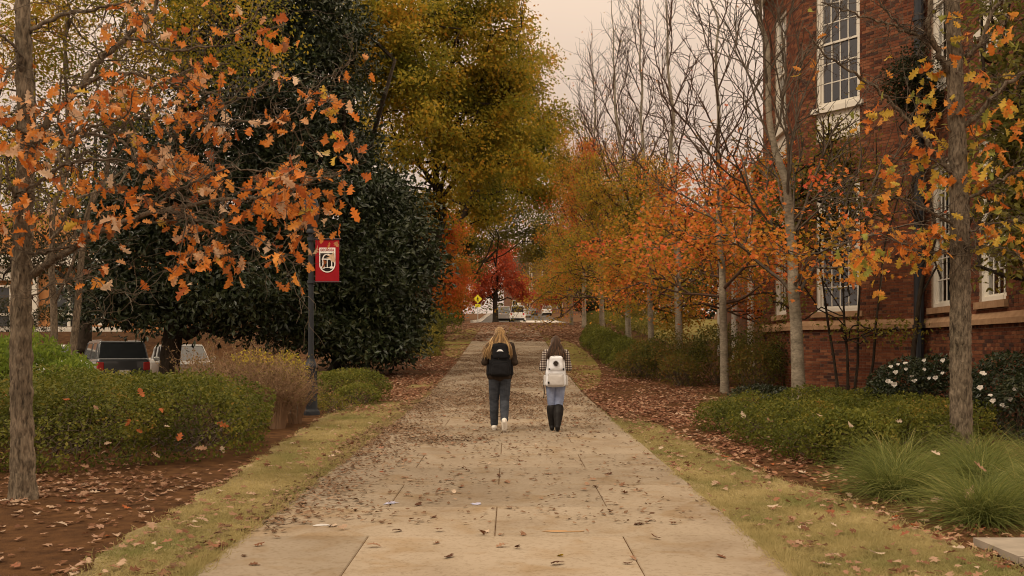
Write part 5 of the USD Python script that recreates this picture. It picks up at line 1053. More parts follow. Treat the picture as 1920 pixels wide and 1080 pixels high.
def cloth(x, z): return ly + .006 * np.sin((x - bx0) * 9) + .004 * np.sin((z - bz0) * 7 + x * 5)
v = np.column_stack([gx.ravel(), cloth(gx, gz).ravel(), gz.ravel()]); i, j = np.meshgrid(np.arange(nz_ - 1), np.arange(nx_ - 1), indexing='ij'); q = (i * nx_ + j).ravel()
f = np.vstack([np.stack([q, q + 1, q + nx_ + 1], 1), np.stack([q, q + nx_ + 1, q + nx_], 1)])
v2 = v.copy(); v2[:, 1] += .004
ban.part('cloth', MB().add((v, f)).add((v2, f[:, ::-1])), 'banner_red', smooth=True)
for zz, nm in ((bz0 + .015, 0), (bz1 - .015, 1)):
    ban.part('arm', MB().add(tube([[lx, ly, zz], [bx1 + .02, ly, zz]], .012, 8)).add(lathe([(0, -.02), (.02, 0), (0, .02)], 8, (bx1 + .025, ly, zz))).add(lathe([(.058, -.03), (.075, -.03), (.075, .03), (.058, .03)], 12, (lx, ly, zz))), 'dark_metal')
W_, H_ = bx1 - bx0, bz1 - bz0
def flat(poly, t0, matn, name):
    """A flat print on the banner's cloth; x and z as fractions of the banner."""
    m = MB()
    for g in getattr(poly, 'geoms', [poly]):
        tm = trimesh.creation.extrude_polygon(g, .0012, engine='earcut').subdivide_to_size(.05); x = bx0 + tm.vertices[:, 0]; z = bz0 + tm.vertices[:, 1]
        m.add((np.column_stack([x, cloth(x, z) - t0 - tm.vertices[:, 2], z]), tm.faces[:, ::-1]))
    ban.part(name, m, matn)
ex0, ex1 = .16 * W_, .84 * W_; ez1, ezb = .79 * H_, .23 * H_; ecx = (ex0 + ex1) / 2; er = (ex1 - ex0) / 2
from shapely.geometry import Point, LineString
shield = union_all([sbox(ex0, ezb + er, ex1, ez1 - .10 * H_), Point(ecx, ezb + er).buffer(er, 24).intersection(sbox(ex0, ezb, ex1, ezb + er + .001))])
flat(shield, .002, 'banner_black', 'emblem_field')
lw = .020
outline = shield.difference(shield.buffer(-lw)); a0, a1 = ecx - .55 * er, ecx + .55 * er; az = ezb + .62 * er; at_ = ez1 - .26 * H_
arch = union_all([sbox(a0 - lw / 2, az, a0 + lw / 2, at_), sbox(a1 - lw / 2, az, a1 + lw / 2, at_), sbox(ecx - lw * .35, az, ecx + lw * .35, at_), sbox(a0 - .02, at_ - lw / 2, a1 + .02, at_ + lw / 2),
    LineString([(ecx + .55 * er * math.cos(t), at_ + .62 * er * math.sin(t)) for t in np.linspace(0, math.pi, 20)]).buffer(lw / 2), sbox(a0 - .035, az - lw, a0 + .035, az + lw), sbox(a1 - .035, az - lw, a1 + .035, az + lw), sbox(ex0 + lw, az - lw * .4, ex1 - lw, az + lw * .2)])
flat(union_all([outline, arch]), .006, 'banner_white', 'emblem')
flat(sbox(ex0, ez1 - .10 * H_, ex1, ez1), .003, 'banner_white', 'name_bar')
tm = meshkit.text_mesh('GEORGIA', .055 * H_, .0012, bold=True); tw = tm.bounds[1][0] - tm.bounds[0][0]; sc = (ex1 - ex0) * .86 / tw
x = bx0 + ecx + (tm.vertices[:, 0] - (tm.bounds[0][0] + tm.bounds[1][0]) / 2) * sc; z = bz0 + ez1 - .078 * H_ + tm.vertices[:, 1]
ban.part('lettering', (np.column_stack([x, cloth(x, z) - .007 - tm.vertices[:, 2], z]), tm.faces[:, ::-1]), 'banner_red')

# ------------------------------------------------------------------ vehicles
def vehicle(name, label, cat, loc, rot, L, Wd, H, paint, kind, group=None):
    """A road vehicle along +x (front), centred, built at the origin with its parts, then placed."""
    t = Thing(name, label, cat, loc, rot, group=group, local=True); w = Wd / 2; gc = .20; hood = {'suv': .64, 'car': .60, 'van': .62, 'truck': .60}[kind] * 1.0
    belt = H * {'suv': .60, 'car': .62, 'van': .55, 'truck': .58}[kind]
    r0, r1, f0, f1 = {'suv': (-.49, -.44, .10, .26), 'car': (-.36, -.24, .10, .24), 'van': (-.495, -.47, .22, .38), 'truck': (-.02, .02, .18, .27)}[kind]
    bal = []
    for sx, zz, ww in ((-.5, gc + .12, .93), (-.5, belt * .96, .95), (.5, gc + .12, .90), (.5, belt * .82, .86)):
        for s in (-1, 1): bal.append(((L * sx - np.sign(sx) * .12, s * (w * ww - .12), zz), .12))
    for sx in (-.25, .22):
        for s in (-1, 1): bal.append(((L * sx, s * (w - .12), gc + .1), .12)); bal.append(((L * sx, s * (w - .10), belt - .10), .10))
    body = hull(bal, 14)
    for sx in (-.30, .31):
        for s in (-1, 1): body = body - m3.Manifold.cylinder(.30, .37, .37, 24).translate((0, 0, -.15)).rotate((90, 0, 0)).translate((L * sx, s * (w - .10), .33))
    t.part('body', body, paint, smooth=30)
    cabin = hull([((L * r0 + .06, s * (w - .13), belt - .06), .05) for s in (-1, 1)] + [((L * f1 - .06, s * (w - .13), belt - .06), .05) for s in (-1, 1)] + [((L * r1 + .08, s * (w - .24), H - .11), .06) for s in (-1, 1)] + [((L * f0 - .08, s * (w - .24), H - .11), .06) for s in (-1, 1)], 10)
    t.part('window_glass', cabin, 'car_glass', smooth=30)
    t.part('roof', hull([((L * r1 + .09, s * (w - .25), H - .075), .065) for s in (-1, 1)] + [((L * f0 - .09, s * (w - .25), H - .075), .065) for s in (-1, 1)], 10), paint, smooth=30)
    for s in (-1, 1):
        for (xa, xb) in ((L * r0 + .06, L * r1 + .09), (L * f1 - .06, L * f0 - .09), ((L * (r0 + f1) / 2), (L * (r1 + f0) / 2)), (L * (.55 * r0 + .45 * f1) - .75 * (kind != 'truck'), L * (.55 * r1 + .45 * f0) - .75 * (kind != 'truck'))):
            t.part('pillar', tube([[xa, s * (w - .095), belt - .06], [xb, s * (w - .20), H - .10]], .042, 6), paint)
    for sx in (-.30, .31):
        for s in (-1, 1):
            wp = t.part('wheel', moved_rx(lathe([(.20, -.10), (.30, -.11), (.335, -.07), (.335, .07), (.30, .11), (.20, .10)], 22), s, (L * sx, s * (w - .14), .335)), 'rubber', smooth=40)
            t.part('rim', moved_rx(lathe([(.205, -.09), (.205, .085), (.17, .09), (.14, .06), (.05, .075), (.0, .08)], 18), s, (L * sx, s * (w - .14), .335)), 'chrome', under=wp, smooth=30)
    for s in (-1, 1):
        t.part('tail_light', rbox(-L / 2 - .012, -L / 2 + .12, s * (w - .17) - .11, s * (w - .17) + .11, belt - .34, belt - .05, .03), 'tail_light')
        t.part('headlight', rbox(L / 2 - .14, L / 2 - .005, s * (w - .28) - .15, s * (w - .28) + .15, belt * .62, belt * .62 + .15, .03), 'head_light')
        t.part('mirror', rbox(L * f1 - .22, L * f1 - .10, s * (w + .06) - .09, s * (w + .06) + .09, belt + .0, belt + .14, .035), paint)
    t.part('bumper', MB().add(rbox(-L / 2 - .06, -L / 2 + .1, -w + .08, w - .08, gc, gc + .24, .05)).add(rbox(L / 2 - .1, L / 2 + .04, -w + .12, w - .12, gc, gc + .22, .05)), 'black_plastic' if kind != 'car' else paint)
    t.part('number_plate', box(-L / 2 - .072, -L / 2 - .055, -.16, .16, belt * .55, belt * .55 + .13), 'aged_white')
    if kind == 'suv': 
        m = MB()
        for s in (-1, 1): m.add(tube([[L * r1 + .3, s * (w - .30), H + .015], [L * f0 - .2, s * (w - .30), H + .015]], .018, 6))
        t.part('roof_rail', m, 'chrome')
    return t
def moved_rx(mesh, s, loc):
    v, f = as_arrays(mesh); v = np.column_stack([v[:, 0], -v[:, 2] * -s, v[:, 1]]) + np.array(loc); return v, (f if s < 0 else f[:, ::-1])
def on(x, y): return (x, y, float(G(x, y)) + .022)
vehicle('parked_car', 'dark grey estate car with red tail light parked behind the hedge', 'car', on(-13.9, 34.4), 122, 4.3, 1.78, 1.64, 'car_dark', 'suv')
vehicle('parked_car', 'silver car with sloping windscreen parked right of the dark estate car', 'car', on(-11.9, 35.6), -62, 4.5, 1.80, 1.52, 'car_silver', 'car')
vehicle('parked_car', 'white car of which only the roof shows above the light green shrub', 'car', on(-17.4, 36.0), 175, 4.6, 1.82, 1.52, 'car_white', 'car')
vehicle('passenger_van', 'silvery white van facing the walk at its end, nearest', 'van', on(-.95, 131.0), -90, 5.2, 2.05, 2.05, 'car_white', 'van')
vehicle('passenger_van', 'second white van parked in front of the first', 'van', on(1.15, 139.0), 86, 5.2, 2.0, 2.18, 'car_white', 'van')
vehicle('street_car', 'dark car farther up the street right of the white vans', 'car', on(4.3, 190.0), 90, 4.5, 1.8, 1.5, 'car_black', 'car')
vehicle('street_car', 'white car with red lamps going up the street at the far right', 'car', on(7.2, 196.0), 90, 4.8, 1.95, 1.85, 'car_white', 'suv')
vehicle('street_car', 'low dark car between the vans and the twin poles', 'car', on(2.7, 172.0), 88, 4.5, 1.8, 1.45, 'car_grey', 'car')

# ------------------------------------------------------------------ far street furniture
sx_, sy_ = -3.9, 118.0; sz = float(G(sx_, sy_))
sg = Thing('crossing_sign', 'yellow diamond crossing sign on a thin post beside the street', 'sign', (sx_, sy_, sz))
sg.part('post', tube([[sx_, sy_, sz - .1], [sx_, sy_, sz + 3.35]], .045, 8), 'steel_post')
zc = sz + 2.85; d = .53
v, f = box(-d * .7071, d * .7071, -.008, .008, -d * .7071, d * .7071); c, s = math.cos(math.pi / 4), math.sin(math.pi / 4)
v = np.column_stack([v[:, 0] * c - v[:, 2] * s + sx_, v[:, 1] + sy_ - .055, v[:, 0] * s + v[:, 2] * c + zc]); sg.part('diamond_plate', (v, f), 'sign_yellow')
sg.part('pictogram', MB().add(hull([((sx_, sy_ - .072, zc + .22), .055)], 10)).add(hull([((sx_ - .02, sy_ - .070, zc + .12), .05), ((sx_ + .02, sy_ - .070, zc - .05), .05)], 8)).add(tube([[sx_, sy_ - .07, zc - .05], [sx_ - .10, sy_ - .07, zc - .28]], .03, 5)).add(tube([[sx_, sy_ - .07, zc - .05], [sx_ + .09, sy_ - .07, zc - .28]], .03, 5)).add(tube([[sx_ - .02, sy_ - .07, zc + .12], [sx_ + .12, sy_ - .07, zc + .0]], .025, 5)).add(tube([[sx_ - .02, sy_ - .07, zc + .12], [sx_ - .13, sy_ - .07, zc - .01]], .025, 5)), 'sign_black')
sg.part('arrow_plate', box(sx_ - .32, sx_ + .32, sy_ - .063, sy_ - .047, zc - .98, zc - .62), 'sign_yellow')
sg.part('arrow', MB().add(tube([[sx_ + .18, sy_ - .07, zc - .70], [sx_ - .12, sy_ - .07, zc - .88]], .02, 5)).add(tube([[sx_ - .15, sy_ - .07, zc - .76], [sx_ - .15, sy_ - .07, zc - .90], [sx_ + .0, sy_ - .07, zc - .90]], .02, 5)), 'sign_black')
px_, py_ = 4.2, 205.0; pz = float(G(px_, py_))
po = Thing('utility_pole', 'tall pair of slender pale poles beyond the parked vans', 'pole', (px_, py_, pz))
po.part('pole', tube([[px_ - .17, py_, pz - .2], [px_ - .17, py_, pz + 16]], [.13, .10], 8), 'aged_white'); po.part('pole', tube([[px_ + .22, py_ + .3, pz - .2], [px_ + .22, py_ + .3, pz + 15]], [.12, .10], 8), 'aged_white')
po.part('cross_arm', MB().add(box(px_ - .9, px_ + 1.3, py_ - .12, py_ - .0, pz + 6.3, pz + 6.45)).add(box(px_ - .8, px_ - .2, py_ - .13, py_ - .01, pz + 5.8, pz + 5.92)), 'aged_white')
for i, (u, w_, Yy, lab) in enumerate([(975, 556, 165, 'globe street lamp in front of the red tree, upper'), (973, 570, 150, 'globe street lamp just above the white vans'), (1008, 548, 185, 'globe street lamp right of the twin poles'), (1000, 567, 200, 'globe street lamp at the foot of the twin poles')]):
    p = at(u, w_, Yy); gz_ = float(G(p[0], p[1])); t = Thing('globe_lamp', lab, 'street lamp', (p[0], p[1], gz_))
    t.part('post', tube([[p[0], p[1], gz_ - .1], [p[0], p[1], p[2] - .2]], [.07, .05], 8), 'dark_metal'); t.part('globe', trimesh.creation.icosphere(2, .26).apply_translation(p), 'lamp_glass', smooth=True)
# far brick building at the top of the street
fb = Thing('far_building', 'hazy brick building at the top of the street', 'building', (7, 236, 9))
gz0 = float(G(5, 232))
fb.part('wall', box(-1.5, 26, 232, 250, gz0 - 1, gz0 + 11), 'far_brick'); fb.part('roof', (np.array([[-2.2, 231.4, gz0 + 11.01], [26.6, 231.4, gz0 + 11.01], [26.6, 250.6, gz0 + 11.01], [-2.2, 250.6, gz0 + 11.01], [2, 241, gz0 + 14.5], [22, 241, gz0 + 14.5]]), np.array([[0, 1, 5], [0, 5, 4], [2, 3, 4], [2, 4, 5], [1, 2, 5], [3, 0, 4], [0, 2, 1], [0, 3, 2]])), 'dark_bark')
for i in range(7):
    for j in range(3):
        x = .4 + i * 3.5; z = gz0 + 1.2 + j * 3.4; wp = fb.part('window', MB().add(box(x, x + 1.4, 231.93, 232.02, z, z + 2.0)), 'aged_white'); fb.part('pane', MB().add(box(x + .1, x + .66, 231.91, 231.928, z + .1, z + 1.9)).add(box(x + .74, x + 1.3, 231.91, 231.928, z + .1, z + 1.9)), 'car_glass', under=wp)
# orange building behind the car park, left
ob = Thing('orange_building', 'orange rendered building with big dark windows behind the parked cars', 'building', (-28, 58, 2.4))
og = 2.45
def ow(u0, u1, v0, v1, y=57.95, t=.12): a, b = at(u0, v1, y), at(u1, v0, y); return box(a[0], b[0], y - t, y, a[2], b[2])
ob.part('wall', box(-36, -20.5, 58, 68, og - 1, 9.5), 'orange_wall')
ob.part('fascia', MB().add(ow(-40, 232, 478, 500, t=.5)), 'aged_white'); ob.part('fascia', ow(-60, 24, 490, 526, t=.30), 'aged_white')
for (u0, u1, lab) in ((98, 162, 'dark window with white frame behind the left oak'), (-20, 64, 'dark window at the left edge of view')):
    fr = MB().add(ow(u0, u0 + 4, 535, 612, 57.9)).add(ow(u1 - 4, u1, 535, 612, 57.9)).add(ow(u0 + 4, u1 - 4, 535, 539, 57.9)).add(ow(u0 + 4, u1 - 4, 588, 592, 57.88)).add(ow((u0 + u1) / 2 - 2.5, (u0 + u1) / 2 + 2.5, 539, 612, 57.86))
    wp = ob.part('window', fr, 'aged_white', label=lab)
    for (a, b, c, d_) in ((u0 + 4, (u0 + u1) / 2 - 2.5, 539, 588), ((u0 + u1) / 2 + 2.5, u1 - 4, 539, 588), (u0 + 4, (u0 + u1) / 2 - 2.5, 592, 612), ((u0 + u1) / 2 + 2.5, u1 - 4, 592, 612)): ob.part('pane', ow(a, b, c, d_, 57.94, .03), 'car_glass', under=wp)
for (u0, u1) in ((64.5, 72), (186, 197)): ob.part('pilaster', ow(u0, u1, 500.5, 610, 57.93, .2), 'aged_white')
ob.part('plinth', MB().add(ow(-40, 232, 613, 622, 57.93, .3)), 'weathered_white')

# ------------------------------------------------------------------ two people walking away
def chainset(bones, ell=(), refine=.018, smooth=8, seg=16):
    parts = []
    for b in bones: parts.append(hull([((p[0], p[1], p[2]), r) for p, r in b], seg))
    for c, r in ell: parts.append(m3.Manifold.sphere(1.0, 24).scale(tuple(map(float, r))).translate(tuple(map(float, c))))
    m = m3.Manifold.batch_boolean(parts, m3.OpType.Add).refine_to_length(refine).to_mesh()
    tm = trimesh.Trimesh(m.vert_properties[:, :3], m.tri_verts, process=True); trimesh.smoothing.filter_taubin(tm, .5, .53, smooth); return tm
def hand(w, d, side, s=1.0):
    """A lightly closed hand from the wrist w along d: palm, four fingers of unequal length curling in, thumb at the side."""
    d = unit(np.array(d, float)); up = np.array([0, 0, 1.0]); a = unit(np.cross(d, up)) * -side; n = unit(np.cross(a, d)); w = np.array(w); B = [[(w, .024 * s), (w + d * .045 * s + n * .018 * s, .021 * s), (w + d * .045 * s - n * .018 * s, .021 * s)], [(w + d * .045 * s + n * .02 * s, .02 * s), (w + d * .085 * s + n * .024 * s, .014 * s), (w + d * .085 * s - n * .024 * s, .014 * s)]]
    for k, (o, l) in enumerate(((.030, .9), (.010, 1.0), (-.010, .95), (-.029, .75))):
        p0 = w + (d * .085 + n * o) * s; p1 = p0 + (d * .030 * l + a * .012) * s; p2 = p1 + (d * .010 * l + a * .026 * l) * s; p3 = p2 + (-d * .012 * l + a * .018 * l) * s
        B += [[(p0, .0095 * s), (p1, .009 * s)], [(p1, .009 * s), (p2, .0085 * s)], [(p2, .0085 * s), (p3, .0075 * s)]]
    t0 = w + (d * .02 + n * .026) * s; t1 = t0 + (d * .03 + n * .022 + a * .012) * s; t2 = t1 + (d * .022 + n * .002 + a * .022) * s; B += [[(t0, .012 * s), (t1, .0105 * s)], [(t1, .0105 * s), (t2, .009 * s)]]
    return B
def person(label, loc, rot, J, k, jacket, trousers, shoe, hairm, hair_len, hair_side, hair_w, n_hair, boots=False, seed=1, jack_hem=.80):
    t = Thing('person', label, 'person', loc, rot, local=True)
    g = lambda n: np.array(J[n]) * k
    legs = [[(g('hipL'), .085 * k), (g('kneeL'), .055 * k)], [(g('kneeL'), .055 * k), (g('ankL'), .036 * k)], [(g('hipR'), .085 * k), (g('kneeR'), .055 * k)], [(g('kneeR'), .055 * k), (g('ankR'), .036 * k)]]
    calf = [[(g('kneeL') * .6 + g('ankL') * .4 + np.array([0, -.018, 0]) * k, .053 * k), (g('kneeL'), .052 * k)], [(g('kneeR') * .6 + g('ankR') * .4 + np.array([0, -.018, 0]) * k, .053 * k), (g('kneeR'), .052 * k)]]
    feet = [[(g('ankL'), .034 * k), (g('heelL'), .03 * k), (g('ballL'), .03 * k)], [(g('ballL'), .03 * k), (g('toeL'), .022 * k)], [(g('ankR'), .034 * k), (g('heelR'), .03 * k), (g('ballR'), .03 * k)], [(g('ballR'), .03 * k), (g('toeR'), .022 * k)]]
    V = lambda x, y, z: np.array([x, y, z]) * k
    torso = [[(V(-.09, .0, .90), .10 * k), (V(.09, 0, .90), .10 * k), (V(-.07, .0, 1.08), .088 * k), (V(.07, 0, 1.08), .088 * k)], [(V(-.07, .0, 1.08), .088 * k), (V(.07, 0, 1.08), .088 * k), (V(-.10, .0, 1.26), .095 * k), (V(.10, 0, 1.26), .095 * k)],
             [(V(-.10, .0, 1.26), .095 * k), (V(.10, 0, 1.26), .095 * k), (g('shL'), .055 * k), (g('shR'), .055 * k), (V(0, .0, 1.38), .06 * k)], [(V(0, 0, 1.37), .058 * k), (V(0, .012, 1.47), .050 * k)]]
    arms = [[(g('shL'), .052 * k), (g('elL'), .040 * k)], [(g('elL'), .040 * k), (g('wrL'), .026 * k)], [(g('shR'), .052 * k), (g('elR'), .040 * k)], [(g('elR'), .040 * k), (g('wrR'), .026 * k)]]
    hands = hand(g('wrL'), J['hdL'], 1, k) + hand(g('wrR'), J['hdR'], -1, k)
    hc = V(0, .022, 1.545)
    face = [[(hc + V(0, .105, -.01), .010 * k), (hc + V(0, .088, .02), .008 * k)], [(hc + V(-.02, .086, -.045), .008 * k), (hc + V(.02, .086, -.045), .008 * k)], [(hc + V(0, .07, -.09), .022 * k)], [(hc + V(-.078, .0, .0), .016 * k), (hc + V(-.08, -.005, -.03), .011 * k)], [(hc + V(.078, .0, .0), .016 * k), (hc + V(.08, -.005, -.03), .011 * k)]]
    body = chainset(torso + arms + legs + calf + feet + hands + face, [(hc, V(.075, .095, .112))], .021, 6)
    t.part('body', body, 'skin', smooth=True)
    for s in (-1, 1): t.part('eye', trimesh.creation.icosphere(1, .012 * k).apply_translation(hc + V(s * .032, .082, .012)), 'sign_black', smooth=True)
    # clothes: the same chains, a little larger
    sw = .016 * k
    jac = [[(p, r + sw) for p, r in b] for b in torso[:3]] + [[(V(-.085, 0, jack_hem), .125 * k), (V(.085, 0, jack_hem), .125 * k), (V(-.085, .0, .98), .105 * k), (V(.085, 0, .98), .105 * k)]] + [[(p, r + .020 * k) for p, r in b] for b in (arms[0], arms[2])]
    for e, w in (('elL', 'wrL'), ('elR', 'wrR')):
        q = g(w) * .93 + g(e) * .07; jac.append([(g(e), .060 * k), (q, .044 * k)])
    jm = chainset(jac, [], .020, 8); r = np.random.default_rng(seed); jm.vertices += (meshkit.fbm(jm.vertices * 14, 3, seed) - .5)[:, None] * .022 * k * np.array(jm.vertex_normals)
    t.part('jacket' if 'jack' in jacket else 'shirt', jm, jacket, smooth=True)
    tr = [[(V(-.085, 0, .90), .115 * k), (V(.085, 0, .90), .115 * k), (g('hipL'), .095 * k), (g('hipR'), .095 * k)]]
    for s in 'LR':
        a, b, c = g('hip' + s), g('knee' + s), g('ank' + s); hem = c + (b - c) * (.62 if boots else .04); md2 = b * .62 + c * .38 + np.array([0, -.02, 0]) * k; tr += [[(a, .100 * k), (b, .074 * k)], [(b, .074 * k), (hem, .058 * k)]] if boots else [[(a, .100 * k), (b, .076 * k)], [(b, .076 * k), (md2, .072 * k)], [(md2, .072 * k), (hem, .060 * k)]]
    tm_ = chainset(tr, [], .018, 8); tm_.vertices += (meshkit.fbm(tm_.vertices * [16, 16, 30], 3, seed + 3) - .5)[:, None] * .014 * k * np.array(tm_.vertex_normals)
    t.part('trousers' if not boots else 'jeans', tm_, trousers, smooth=True)
    for s in 'LR':
        a, h, b, to = g('ank' + s), g('heel' + s), g('ball' + s), g('toe' + s); bo = [[(a, .046 * k), (h, .040 * k), (b, .043 * k)], [(b, .043 * k), (to, .034 * k)]]
        if boots:
            kn = g('knee' + s); top = a + (kn - a) * .80; md = a + (kn - a) * .55 + np.array([0, -.012, 0]) * k; bo += [[(a, .056 * k), (md, .086 * k)], [(md, .086 * k), (top, .092 * k)]]
        sp = t.part('boot' if boots else 'shoe', chainset(bo, [], .014, 5), shoe, smooth=True)
        dn = unit(np.cross(np.cross(to - h, [0, 0, 1.0]), to - h)) * -1; dn = dn if dn[2] < 0 else -dn
        t.part('sole', chainset([[(h + dn * .022 * k, .030 * k), (b + dn * .024 * k, .034 * k)], [(b + dn * .024 * k, .034 * k), (to + dn * .02 * k, .026 * k)]], [], .014, 3), 'black_plastic' if boots else 'shoe_white', under=sp, smooth=True)
    # hair: a cap and many separate locks that fall from the crown
    cap = m3.Manifold.sphere(1.0, 28).scale((.080 * k, .098 * k, .115 * k)).translate(tuple(hc + V(0, -.008, .006))); cap = cap.trim_by_plane((0, -1.0, .75), float(np.dot([0, -1.0, .75], hc) / math.hypot(1, .75)) - .035 * k)
    hp = t.part('hair', cap, hairm, smooth=True); H = MB(); q = np.linspace(0, 1, 9)
    for i in range(n_hair):
        az = r.uniform(-.30, np.pi + .30); el = r.uniform(.05, 1.55); d = np.array([math.cos(az) * math.cos(el), -math.sin(az) * math.cos(el), math.sin(el)]); root = hc + d * np.array([.084, .102, .120]) * k
        ln = hair_len * k * (.72 + .36 * r.random()); side = np.sign(d[0] + hair_side * .25) ; spread = hair_w * k * (.35 + .75 * r.random()) * (d[0] * .8 + hair_side * .3)
        d2 = unit(np.array([d[0] * .85, -abs(d[1]) - .75, d[2] * .55])); ctl = [root, hc + unit(d + d2) * np.array([.092, .110, .126]) * k, hc + d2 * np.array([.096, .114, .124]) * k, hc + np.array([d[0] * .095, -.115 - .02 * r.random(), -.12]) * k + np.array([spread * .5, 0, 0]), hc + np.array([d[0] * .09, -.135 - .04 * r.random(), -.12]) * k + np.array([spread, 0, -ln * .45]), hc + np.array([d[0] * .08, -.13 - .05 * r.random(), -.12]) * k + np.array([spread * 1.25, 0, -ln])]
        p = smooth_path(ctl, 9); p[3:] += np.cumsum(r.standard_normal((6, 3)) * .0045, 0); H.add(tube(p, .0068 * k * np.array([.7, 1, 1.1, 1.1, 1.1, 1, .9, .7, .3]), 4))
    t.part('lock', H, hairm, kind='stuff', under=hp)
    return t
W1 = dict(hipL=(-.085, 0, .86), kneeL=(-.088, .085, .47), ankL=(-.085, .13, .085), heelL=(-.085, .095, .045), ballL=(-.088, .23, .035), toeL=(-.088, .30, .03),
    hipR=(.085, 0, .86), kneeR=(.078, .01, .46), ankR=(.066, -.27, .185), heelR=(.064, -.335, .185), ballR=(.070, -.245, .062), toeR=(.072, -.185, .026),
    shL=(-.165, 0, 1.355), shR=(.165, 0, 1.355), elL=(-.235, -.055, 1.10), elR=(.235, -.055, 1.10), wrL=(-.15, .17, 1.15), wrR=(.15, .17, 1.15), hdL=(.5, .6, .6), hdR=(-.5, .6, .6))
W2 = dict(W1); W2.update(kneeL=(-.070, .05, .47), ankL=(-.062, .06, .085), heelL=(-.062, .02, .045), ballL=(-.066, .155, .035), toeL=(-.068, .225, .03), kneeR=(.055, .02, .46), ankR=(.030, -.16, .105), heelR=(.028, -.20, .075), ballR=(.032, -.075, .036), toeR=(.034, -.005, .03),
    elL=(-.235, -.04, 1.10), elR=(.225, -.02, 1.10), wrL=(-.16, .17, 1.12), wrR=(.15, .17, 1.12))
p1 = ground((937 - CX) / FPX * 15.6, 15.6, .037); p2 = ground((1042 - CX) / FPX * 15.6, 15.6, .037)
K1, K2 = .985, .90
person('woman with long blond hair, brown jacket and dark trousers walking away, in white shoes', p1, 2, W1, K1, 'jacket_brown', 'trouser_navy', 'shoe_white', 'blond_hair', .26, -.9, .16, 460, False, 5, .90)
person('woman with long brown hair, checked shirt, blue jeans and black boots walking away', p2, -2, W2, K2, 'plaid', 'jeans_blue', 'boot_black', 'brown_hair', .20, .4, .09, 460, True, 9, .90)
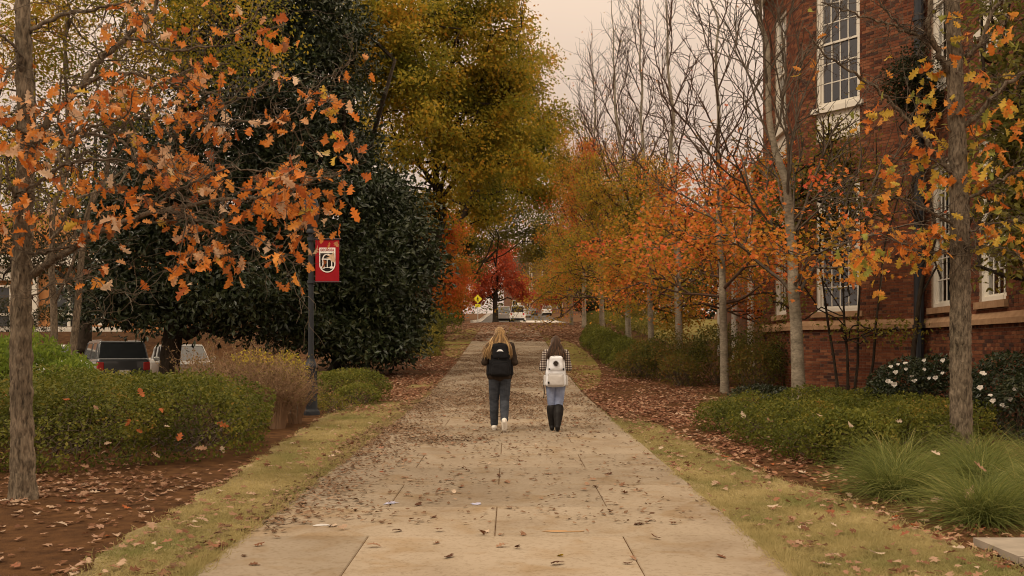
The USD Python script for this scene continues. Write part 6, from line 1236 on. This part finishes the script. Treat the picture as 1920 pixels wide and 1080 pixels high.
def backpack(label, loc, k, main, pocket, seed, fuzzy=False, rot=0, sx=1.0, sz=1.0, z0=.92):
    t = Thing('backpack', label, 'backpack', loc, rot, local=True); V = lambda x, y, z: (x * k * sx, y * k, (z0 + (z - .92) * sz) * k)
    def soft(x0, x1, y0, y1, z0, z1, r, taper=.8):
        b = [(V(x * s, y, z), r * k) for x, s in ((x0 + r, 1), (x1 - r, 1)) for y in (y0 + r, y1 - r) for z in (z0 + r, (z0 + z1) / 2)] + [(V(x * taper, y, z1 - r), r * k) for x in (x0 + r, x1 - r) for y in (y0 + r, y1 - r)]
        m = hull(b, 14).refine_to_length(.02).to_mesh(); tm = trimesh.Trimesh(m.vert_properties[:, :3], m.tri_verts); trimesh.smoothing.filter_taubin(tm, iterations=4)
        tm.vertices += (meshkit.fbm(tm.vertices * 12, 3, seed) - .5)[:, None] * .022 * k * np.array(tm.vertex_normals); return tm
    t.part('pack_body', soft(-.165, .165, -.17, .03, .92, 1.37, .06), main, smooth=True)
    t.part('front_pocket', soft(-.135, .135, -.225, -.10, .935, 1.13, .045, .9), pocket, smooth=True)
    t.part('flap', soft(-.125, .125, -.195, -.04, 1.16, 1.395, .045, .85), main, smooth=True)
    for s in (-1, 1):
        t.part('side_pocket', hull([(V(s * .165, -.06, .97), .04 * k), (V(s * .165, -.06, 1.08), .035 * k), (V(s * .16, .0, .97), .035 * k)], 12), pocket, smooth=True)
        t.part('strap', tube(smooth_path([V(s * .085, .0, 1.36), V(s * .10, .03, 1.44), V(s * .115, .085, 1.42), V(s * .125, .135, 1.30), V(s * .15, .12, 1.12), V(s * .165, .0, .98)], 14), .017 * k, 6), main, smooth=True)
    t.part('handle', tube(smooth_path([V(-.035, -.03, 1.385), V(-.03, -.04, 1.43), V(.03, -.04, 1.43), V(.035, -.03, 1.385)], 10), .009 * k, 6), pocket)
    t.part('zip', MB().add(tube(smooth_path([V(-.125, -.205, 1.10), V(-.10, -.222, 1.135), V(.10, -.222, 1.135), V(.125, -.205, 1.10)], 12), .0055 * k, 5)).add(tube(smooth_path([V(-.13, -.17, 1.18), V(-.11, -.185, 1.34), V(.0, -.175, 1.392), V(.11, -.185, 1.34), V(.13, -.17, 1.18)], 16), .0055 * k, 5)), 'bag_grey' if fuzzy else 'black_plastic')
    return t, V
K = K1; t, V = backpack('black backpack with a pale emblem on the blond woman', p1, K, 'black_cloth', 'black_cloth', 21, rot=2, sx=1.08, sz=1.16, z0=.86)
t.part('emblem', trimesh.creation.extrude_polygon(Polygon([(-.055, -.012), (-.03, .018), (.0, .030), (.03, .018), (.055, -.012), (.02, -.004), (-.02, -.004)]), .006, engine='earcut').apply_transform(np.array([[K, 0, 0, 0], [0, 0, -K, -.197 * K], [0, K, 0, 1.28 * K], [0, 0, 0, 1.0]])), 'bag_white')
K = K2; t, V = backpack('white backpack with a fluffy brown tag on the brown-haired woman', p2, K, 'bag_white', 'bag_grey', 22, True, rot=-2, sx=1.08, sz=1.18, z0=.76)
fz = MB(); r = np.random.default_rng(4); c0 = np.array(V(.0, -.215, 1.285))
for i in range(260):
    d = unit(r.standard_normal(3)); fz.add(tube([c0, c0 + d * .022 * K, c0 + d * (.042 + .012 * r.random()) * K + [0, 0, -.006]], [.004, .003, .001], 3))
t.part('fluffy_tag', fz, 'fur_brown')
t.part('clip', MB().add(rbox(-.125 * K, -.10 * K, -.22 * K, -.19 * K, 1.07 * K, 1.10 * K, .006)).add(rbox(-.14 * K, -.11 * K, -.24 * K, -.205 * K, .83 * K, .87 * K, .006)).add(rbox(.12 * K, .15 * K, -.20 * K, -.17 * K, 1.06 * K, 1.10 * K, .006)), 'black_plastic')
t.part('lanyard', tube(smooth_path([V(-.17, -.05, 1.10), V(-.20, -.06, 1.0), V(-.185, -.06, .86), V(-.20, -.05, .76)], 10), .009 * K, 4), 'jacket_brown')
print('triangles', TRIS[0])
